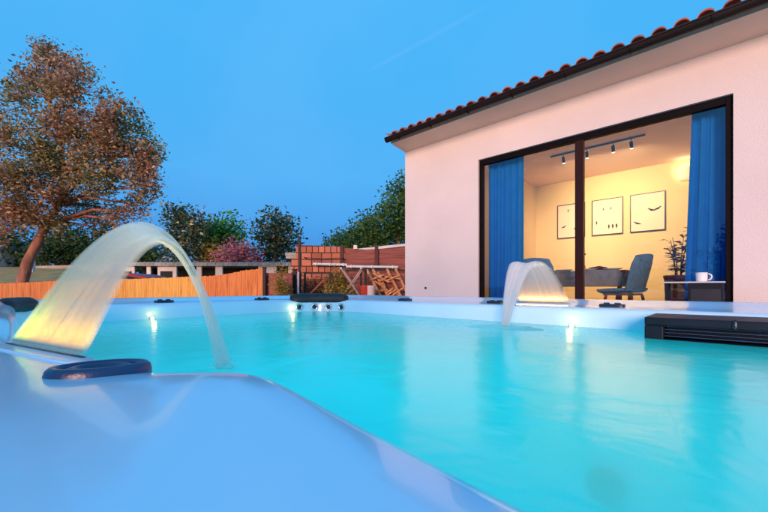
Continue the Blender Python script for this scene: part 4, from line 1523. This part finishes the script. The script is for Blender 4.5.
# two tubs
for px, m, lab in ((364.5, 'flower_tub', 'red plastic tub on the ground by the thin stakes'), (370.5, 'pale', 'pale plastic tub on a stand next to the red tub')):
    x = P(px, 0, 7.5).x
    mb = MB(); mb.lathe([(0.06, 0.0), (0.05, 0.55), (0.09, 0.56), (0.10, 0.98), (0.11, 1.0), (0.095, 1.0), (0.085, 0.62), (0.0, 0.6)], n=18)
    mt = mat('tub_red', (0.55, 0.05, 0.03), 0.4) if m != 'pale' else M['white_metal']
    solo('garden_tub', mb, mt, lab, 'tub', (x, 7.5, 0), smooth=True)

# long low shed with grey roof
a, b = P(112, 262.5, 22), P(301, 262.5, 22)
sd_ = wthing('low_building', 'long low white building with a flat grey roof beyond the fence', 'building', ((a.x + b.x) / 2, 24, 0))
hw = (b.x - a.x) / 2
mb = MB(); mb.box((-hw, -2.2, a.z - 0.22), (hw, 2.5, a.z))
for k in range(46):
    x = -hw + 2 * hw * (k + 0.5) / 46
    mb.box((x - 0.02, -2.22, a.z - 0.2), (x + 0.02, 2.4, a.z + 0.035))
part('roof', mb, M['roof_grey'], sd_)
mb = MB()
zt = a.z - 0.222
mb.box((-hw + 0.3, 0.3, 0), (hw - 0.3, 0.5, zt))
segs = [(118, 134), (146, 150), (157, 176), (196, 201), (215, 222), (258, 276), (288, 300)]
for x0, x1 in segs:
    mb.box((P(x0, 0, 22).x - (a.x + b.x) / 2, -1.95, 0), (P(x1, 0, 22).x - (a.x + b.x) / 2, -1.8, zt))
part('wall', mb, M['white_wall'], sd_)
mb = MB(); mb.box((-hw + 0.35, 0.2, 0), (hw - 0.35, 0.298, zt - 0.01))  # dark sheet put in for the shade inside the open bays
part('bay_shade', mb, M['dark'], sd_)
for x0, x1 in ((120, 131), (160, 172)):
    mb = MB()
    mb.box((P(x0, 0, 22).x - (a.x + b.x) / 2, -1.98, zt - 0.75), (P(x1, 0, 22).x - (a.x + b.x) / 2, -1.952, zt - 0.3))
    part('window', mb, M['dark'], sd_)
# taller grey-roofed annex near the tall post
a, b = P(285, 252.5, 15), P(305, 252.5, 15)
an = wthing('annex', 'grey flat-roofed annex behind the tall thin post', 'building', ((a.x + b.x) / 2, 16, 0))
hw = (b.x - a.x) / 2
mb = MB(); mb.box((-hw, -1, a.z - 0.12), (hw + 0.3, 1.2, a.z)); mb.box((-hw + 0.03, -0.97, a.z - 0.24), (hw + 0.27, 1.1, a.z - 0.122))
part('roof', mb, M['roof_grey'], an)
mb = MB(); mb.box((-hw + 0.24, -0.85, 0), (hw + 0.2, 1.0, a.z - 0.242))
part('wall', mb, M['roof_grey'], an)
mb = MB(); mb.box((-hw + 0.34, -0.87, 1.2), (hw - 0.1, -0.852, 1.75))
part('window', mb, M['dark'], an)
# small white house far left
p = P(0, 275, 34); zg = ground_z(p.x, 34)
wh = wthing('white_house', 'small white house at the field edge far left', 'house', (p.x - 1.2, 34, zg))
mb = MB(); mb.box((-2.2, -1.5, -1), (2.2, 1.5, 1.5)); part('wall', mb, M['white_wall'], wh)
mb = MB(); mb.prism([(-1.8, 1.5), (1.8, 1.5), (0, 2.1)], lambda y, z, t_: (t_, y, z), -2.4, 2.4); part('roof', mb, M['roof_grey'], wh)
for x in (-1.2, 0.2, 1.5):
    mb = MB(); mb.box((x - 0.35, -1.52, 0.3), (x + 0.35, -1.501, 1.1)); part('window', mb, M['dark'], wh)
p = P(31, 272, 24); zg = ground_z(p.x, 24)
mb = MB(); mb.box((-0.2, -0.1, -0.3), (0.2, 0.1, 0.95)); mb.box((-0.25, -0.13, 0.95), (0.25, 0.13, 1.05))
solo('gate_pillar', mb, M['white_wall'], 'pale masonry pillar standing in the field behind the big tree', 'pillar', (p.x, 24, zg))
# low pale kerb wall along the field
pa, pb = P(34, 266, 30), P(112, 264, 30)
mb = MB(); za, zb = ground_z(pa.x, 30), ground_z(pb.x, 30)
mb.prism([(pa.x, -0.2 + za), (pb.x, zb - 0.4), (pb.x, pb.z), (pa.x, pa.z)], lambda x, z, t_: (x, t_, z), 30, 30.3)
solo('field_wall', mb, M['stone'], 'low pale wall along the far side of the field', 'wall', (pa.x, 30, za), off=(pa.x, 30, za))
# red car
ccx = P(140, 0, 14.2).x
car = wthing('parked_car', 'dark red car parked behind the reed fence', 'car', (ccx, 14.2, 0))
side = [(-2.0, 0.35), (-2.05, 0.75), (-1.9, 0.95), (-0.4, 1.02), (2.0, 1.0), (2.05, 0.6), (1.95, 0.35)]
side = [(-2.05, 0.32), (-2.1, 0.70), (-2.0, 0.98), (-1.6, 1.02), (-1.25, 1.42), (-0.6, 1.53), (0.1, 1.50), (0.75, 1.36), (1.0, 1.28), (1.9, 1.20), (2.1, 0.85), (2.1, 0.32)]
side = [(x, z) for x, z in side]
mb = MB(); mb.prism(side, lambda x, z, t_: (x, t_, z), -0.85, 0.85)
part('body', mb, M['car_red'], car, bevel=0.08)
mb = MB()
for q in (-1, 1):
    mb.prism([(-1.35, 1.08), (-1.15, 1.36), (-0.6, 1.44), (0.05, 1.41), (0.6, 1.30), (0.75, 1.12)], lambda x, z, t_: (x, t_, z), q * 0.845, q * 0.856)
part('window', mb, M['car_glass'], car)
for x in (-1.3, 1.3):
    for y in (-0.8, 0.8):
        mb = MB(); mb.lathe([(0.0, -0.1), (0.28, -0.1), (0.32, -0.06), (0.32, 0.06), (0.28, 0.1), (0.0, 0.1)], (x, y, 0.32), 24, M4=Matrix.Rotation(R(90), 4, 'X'))
        wq = part('wheel', mb, M['tyre'], car, True)
        mb = MB(); mb.lathe([(0.0, -0.01), (0.18, -0.01), (0.19, 0.01), (0.0, 0.02)], (x, y + math.copysign(0.105, y), 0.32), 16, M4=Matrix.Rotation(R(-90 if y > 0 else 90), 4, 'X'))
        part('rim', mb, M['chrome'], wq, True)

# ------------------------------------------------------------------ plants
def leaves(clumps, n, size, hollow=0.45, seed=1, squash=1.0, aspect=0.55, spray=28):
    """many leaf-sized faces scattered through overlapping clumps"""
    r = np.random.default_rng(seed)
    c = np.array([k[:3] for k in clumps], float); rad = np.array([k[3] for k in clumps], float)
    w = rad ** 2; w /= w.sum()
    # every clump is itself made of small twiggy sprays, so that gaps stay open
    ns = max(8, n // spray)
    idx = r.choice(len(clumps), ns, p=w)
    v = r.normal(size=(ns, 3)); v /= np.linalg.norm(v, axis=1)[:, None]
    rr_ = (hollow + (1 - hollow) * r.random(ns) ** 0.7)
    sc = c[idx] + v * (rad[idx] * rr_)[:, None] * np.array([1, 1, squash])
    si = r.choice(ns, n)
    off = np.clip(r.normal(size=(n, 3)), -2, 2) * (size * (1.6 if spray < 50 else 1.9))
    p = sc[si] + off
    a = r.normal(size=(n, 3)); a[:, 2] *= 0.6; a[:, 2] -= 0.15
    a /= np.linalg.norm(a, axis=1)[:, None]
    b = np.cross(a, r.normal(size=(n, 3))); b /= np.linalg.norm(b, axis=1)[:, None]
    s = size * (0.6 + 0.8 * r.random(n))[:, None]
    nn = np.cross(a, b)
    v0 = p - a * s * 0.5; v2 = p + a * s * 0.5
    v1 = p + b * s * aspect * 0.5 + nn * s * 0.12; v3 = p - b * s * aspect * 0.5 + nn * s * 0.12
    vs = np.stack([v0, v1, v2, v3], 1).reshape(-1, 3)
    return vs, n
def leaf_obj(name, clumps, n, size, material, parent, off, **k):
    vs, n = leaves(clumps, n, size, **k)
    vs = vs - np.array(off)
    me = bpy.data.meshes.new(name)
    me.vertices.add(len(vs)); me.vertices.foreach_set('co', vs.astype(np.float32).ravel())
    me.loops.add(4 * n); me.loops.foreach_set('vertex_index', np.arange(4 * n, dtype=np.int32))
    me.polygons.add(n); me.polygons.foreach_set('loop_start', np.arange(0, 4 * n, 4, dtype=np.int32))
    me.polygons.foreach_set('loop_total', np.full(n, 4, np.int32))
    me.update(); me.validate()
    me.materials.append(material)
    return link(name, me, parent)
def limbs(mb, base, forks, clumps, r0, seed=0):
    """forks: list of (point, radius) chain for the stem; every clump gets a curved limb from the nearest stem point below it"""
    rr = random.Random(seed)
    pts = [Vector(p) for p, _ in forks]
    mb.tube(pts, [q for _, q in forks], 12)
    for c in clumps:
        cp = Vector(c[:3])
        best = min(range(min(4, len(pts) - 2), len(pts)), key=lambda i: (pts[i] - cp).length + (4 if pts[i].z > cp.z else 0))
        s = pts[best]; rs = forks[best][1] * 0.6
        m1 = s.lerp(cp, 0.45) + Vector((rr.uniform(-.12, .12), rr.uniform(-.12, .12), 0.10)) * (cp - s).length
        mb.tube([s, s.lerp(m1, 0.5) + Vector((0, 0, 0.02)), m1, m1.lerp(cp, 0.6), cp], [rs, rs * 0.8, rs * 0.6, rs * 0.4, rs * 0.18], 7)
        for _ in range(3):
            e = cp + Vector((rr.uniform(-1, 1), rr.uniform(-1, 1), rr.uniform(-0.4, 1))) * c[3] * 0.8
            mb.tube([m1.lerp(cp, rr.uniform(0.2, 0.9)), m1.lerp(e, 0.7), e], [rs * 0.3, rs * 0.2, rs * 0.08], 5)
def tree(label, Y, base_px, stem, blobs, n, size, lm, bark, name='tree', cat='tree', depth=0.8, seed=1, group=None, r0=0.15, hollow=0.4, spray=28, fill=1.0):
    """stem and blobs are given in photo columns/rows at depth Y; blobs get real depth"""
    rr = random.Random(seed)
    b = P(base_px, 0, Y); zg = ground_z(b.x, Y)
    root = thing(name, label, cat, (b.x, Y, zg), 0, group)
    chain = [((b.x, Y, zg - 0.1), r0), ((b.x, Y, zg + 0.15), r0 * 0.8)]
    for i, (px, py) in enumerate(stem):
        q = P(px, py, Y)
        chain.append(((q.x, Y + rr.uniform(-.1, .1), q.z), r0 * (0.78 - 0.6 * (i + 1) / (len(stem) + 0.5))))
    cl = []
    for (px, py, rpx) in blobs:
        rad = rpx / F * Y
        dy = rr.uniform(-1, 1) * depth * Y * 0.09
        q = P(px, py, Y + dy)
        cl.append((q.x, Y + dy, q.z, rad * fill))
    mb = MB(); limbs(mb, None, chain, cl, r0, seed)
    part('trunk', mb, bark, root, True, off=(b.x, Y, zg))
    leaf_obj('crown', cl, n, size, lm, root, (b.x, Y, zg), seed=seed, hollow=hollow, spray=spray)
    return root
tree('tall plane tree with sparse red-brown and green leaves behind the left fence', 12.0, 20, [(27, 262), (36, 243), (44, 225), (56, 205), (62, 175), (58, 140), (52, 100), (48, 65)],
     [(44, 52, 15), (60, 66, 16), (36, 78, 18), (72, 88, 18), (14, 98, 20), (50, 105, 26), (88, 112, 14), (104, 98, 9), (106, 120, 15), (78, 135, 26), (28, 140, 28), (-8, 130, 26),
      (122, 132, 12), (112, 150, 20), (140, 156, 11), (134, 172, 14), (60, 165, 28), (96, 172, 24), (10, 172, 28), (120, 192, 16), (-28, 165, 26), (40, 192, 26), (78, 205, 22), (-14, 205, 26), (12, 215, 20), (104, 208, 14),
      (62, 225, 13), (92, 226, 10), (30, 222, 14), (-30, 215, 22), (138, 205, 8), (-6, 238, 10), (92, 90, 13), (122, 114, 13), (136, 130, 11), (146, 150, 11), (147, 170, 10), (142, 188, 11), (72, 60, 9), (112, 92, 8), (8, 90, 12), (20, 74, 8), (136, 212, 8), (118, 220, 8), (84, 74, 9)],
     36000, 0.105, M['leaf_red'], M['bark'], r0=0.21, seed=5, name='plane_tree', depth=1.0, hollow=0.25, spray=120, fill=0.84)
# second stem of the plane tree is a limb of its crown; dark trees along the field
tree('dark green tree mass at the far left edge of the field', 36, 8, [(8, 255), (8, 245)], [(4, 246, 14), (-16, 244, 16), (20, 250, 10), (-40, 246, 16)], 2600, 0.42, M['leaf_dark'], M['dark_bark'], seed=21, r0=0.3, name='field_tree', group='dark trees along the field')
tree('dark green spreading tree behind the plane tree trunk', 34, 62, [(62, 255), (62, 245)], [(48, 250, 11), (62, 243, 14), (78, 249, 11), (56, 256, 9), (72, 257, 9), (40, 258, 7)], 3000, 0.36, M['leaf_dark'], M['dark_bark'], seed=22, r0=0.3, name='field_tree', group='dark trees along the field')
tree('dark green round tree seen just left of the tall water arc', 35, 104, [(104, 255), (104, 247)], [(96, 248, 12), (110, 242, 12), (118, 251, 10), (90, 256, 8), (104, 257, 9)], 2400, 0.38, M['leaf_dark'], M['dark_bark'], seed=23, r0=0.3, name='field_tree', group='dark trees along the field')
tree('dark bushy tree seen through the tall water arc', 33, 142, [(142, 262), (142, 255)], [(132, 256, 9), (146, 254, 10), (156, 258, 8), (140, 262, 6), (124, 260, 6)], 2000, 0.34, M['leaf_dark'], M['dark_bark'], seed=24, r0=0.25, name='field_tree', group='dark trees along the field')
tree('olive green tree with pale glints right of the tall water arc', 29, 186, [(186, 262), (185, 240), (183, 228)], [(176, 216, 8), (166, 216, 5), (190, 218, 9), (200, 228, 8), (182, 228, 12), (193, 238, 12), (176, 242, 11), (202, 246, 8), (188, 254, 11), (172, 256, 8)], 3600, 0.27, M['leaf_olive'], M['dark_bark'], seed=31, r0=0.25)
tree('bright green round-topped tree left of the pink oleander', 31, 220, [(220, 262), (220, 240)], [(222, 228, 9), (210, 232, 9), (233, 234, 9), (220, 240, 13), (206, 242, 10), (236, 244, 8), (214, 252, 10), (230, 254, 9), (204, 256, 7), (228, 222, 4)], 4200, 0.29, M['leaf_green'], M['dark_bark'], seed=32, r0=0.25)
tree('olive tree with open crown standing right of the pink oleander', 26, 276, [(276, 262), (275, 240), (276, 226)], [(276, 222, 7), (264, 226, 7), (260, 232, 5), (286, 224, 7), (291, 233, 6), (276, 236, 11), (264, 243, 8), (287, 246, 9), (275, 254, 12), (288, 258, 8), (264, 259, 7), (270, 217, 3), (284, 217, 3)], 3400, 0.25, M['leaf_olive'], M['dark_bark'], seed=33, r0=0.22)
tree('pink flowering oleander bush above the low grey roof', 25.5, 238, [(238, 264), (238, 258)], [(226, 256, 6), (236, 253, 7), (247, 254, 7), (255, 258, 5), (243, 259, 7), (230, 260, 6), (220, 260, 4), (233, 248, 4)], 2600, 0.20, M['blossom'], M['dark_bark'], seed=34, r0=0.1, name='oleander', cat='bush', hollow=0.3)
tree('yellow-green shrub between the green tree and the oleander', 27, 213, [(213, 264), (213, 258)], [(212, 252, 6), (206, 257, 5), (219, 257, 5), (212, 259, 6)], 900, 0.22, M['leaf_yellow'], M['dark_bark'], seed=35, r0=0.08, name='shrub', cat='bush')
# hillside trees on the right, partly behind the house
tree('small rounded green tree at the foot of the hillside row', 24, 341, [(341, 250), (341, 243)], [(336, 240, 5), (344, 237, 6), (350, 241, 6), (340, 246, 6), (332, 245, 4), (350, 247, 6)], 1500, 0.2, M['leaf_hill'], M['dark_bark'], seed=41, r0=0.15, group='green trees stepping up behind the block wall')
tree('middle green tree of the row, rising behind the floodlight', 22, 366, [(366, 250), (366, 235)], [(356, 236, 7), (364, 228, 7), (371, 222, 7), (366, 238, 9), (356, 245, 7), (374, 236, 10), (372, 247, 9)], 2600, 0.2, M['leaf_hill'], M['dark_bark'], seed=42, r0=0.2, group='green trees stepping up behind the block wall')
tree('tallest green tree of the row, cut off by the house corner', 20, 398, [(398, 250), (398, 220), (400, 200)], [(402, 186, 9), (394, 193, 7), (410, 200, 14), (388, 202, 7), (383, 214, 8), (396, 212, 13), (412, 220, 16), (386, 228, 11), (400, 232, 14), (384, 242, 9), (398, 246, 11), (418, 242, 16), (424, 205, 14), (404, 180, 4)], 7500, 0.17, M['leaf_hill'], M['dark_bark'], seed=43, r0=0.25, group='green trees stepping up behind the block wall')
# small garden shrubs in front of the walls
tree('thin yellow-leaved shrub in front of the rust red gate', 6.9, 282, [(282, 290), (282, 272)], [(281, 272, 3), (283, 279, 4), (280, 286, 4.5), (284, 291, 4.5), (282, 298, 5), (281, 308, 5)], 1700, 0.045, M['leaf_yellow'], M['dark_bark'], seed=51, r0=0.02, name='shrub', cat='bush')
tree('yellow-green shrub with reddish tips right of the steel gate', 7.9, 337, [(338, 290), (337, 276)], [(337, 275, 4), (333, 281, 5), (341, 281, 5), (336, 288, 7), (343, 291, 5), (330, 294, 6), (338, 300, 8)], 2800, 0.055, M['leaf_yellow'], M['dark_bark'], seed=52, r0=0.03, name='shrub', cat='bush')
tree('low bed shrub dotted with red flowers behind the steel gate', 8.1, 316, [(316, 296), (316, 288)], [(308, 288, 5), (316, 285, 6), (324, 289, 6), (312, 295, 7), (322, 297, 7), (328, 283, 4), (305, 281, 3)], 2600, 0.05, M['flower_bed'], M['dark_bark'], seed=53, r0=0.02, name='flowering_shrub', cat='bush')
tree('orange-tipped low plant at the foot of the white trestle', 7.45, 352, [(352, 300), (352, 294)], [(348, 291, 3.5), (355, 292, 3.5), (351, 296, 5), (344, 295, 4)], 700, 0.045, M['leaf_yellow'], M['dark_bark'], seed=54, r0=0.015, name='shrub', cat='bush')
for (x0, x1, y_, lab) in ((304, 342, 257.5, 'thin dark cable strung over the block wall, upper'), (343, 404, 270.2, 'thin dark cable strung above the low fence, lower')):
    a, b = P(x0, y_, 8.75), P(x1, y_ + 0.4, 8.75)
    mb = MB(); mb.tube([Vector((0, 0, 0)), (b - a) * 0.5 + Vector((0, 0, -0.03)), b - a], 0.008, 6)
    mb.tube([Vector((0, 0, 0)), Vector((0, 0.3, 0))], 0.012, 6); mb.tube([b - a, b - a + Vector((0, 0.3, 0))], 0.012, 6)
    solo('cable', mb, M['post'], lab, 'cable', a, group='cables on the garden wall')
# behind the camera: what the panes mirror
def back_plant(label, d, s, blobs, n, size, lm, name, cat, seed, r0):
    b = W(d, s, -E)
    root = thing(name, label, cat, b)
    cl = [(b.x + x, b.y + y, z, q) for x, y, z, q in blobs]
    mb = MB(); limbs(mb, None, [((b.x, b.y, 0), r0), ((b.x, b.y, 0.6), r0 * 0.8), ((b.x, b.y, 1.3), r0 * 0.6), ((b.x, b.y, 1.9), r0 * 0.3)], cl, r0, seed)
    part('trunk', mb, M['dark_bark'], root, True, off=b)
    leaf_obj('crown', cl, n, size, lm, root, tuple(b), seed=seed, hollow=0.1)
back_plant('dark leafy tree mirrored in the right pane over the right curtain', -3.3, -0.35, [(0, 0, 2.25, .35), (.2, .1, 1.9, .5), (-.25, -.1, 1.75, .5), (0, .1, 1.4, .65), (.3, 0, 1.1, .5), (-.35, .1, 1.05, .55)], 3600, 0.13, M['leaf_black'], 'dark_tree', 'tree', 61, 0.06)
bf = thing('boundary_fence', 'low brown board fence behind the viewer, mirrored in the left pane', 'fence', W(-6.5, 1, -E), TH)
mb = MB(); mb.box((-0.02, -6, 0.05), (0.02, 8, 0.98)); part('board_panel', mb, M['brown_boards'], bf)
for s in np.arange(-6, 8.1, 2.0):
    mb = MB(); mb.box((-0.07, s - 0.04, 0), (-0.022, s + 0.04, 1.05)); part('post', mb, M['post'], bf)
for i, (d, s) in enumerate(((-10, -4), (-10.5, 0.5), (-10, 5))):
    lab = ['dark hedge bush behind the boundary fence, mirrored right of the mullion', 'dark hedge bush behind the boundary fence, mirrored behind the mullion', 'dark hedge bush behind the boundary fence, mirrored over the left curtain'][i]
    ax_ = W(0, 1, 0) - W(0, 0, 0)
    back_plant(lab, d, s, [(ax_.x * q, ax_.y * q, z, 0.75) for q in (-2, -1, 0, 1, 2) for z in (0.6, 1.05)], 2600, 0.2, M['leaf_black'], 'hedge_bush', 'bush', 70 + i, 0.05)
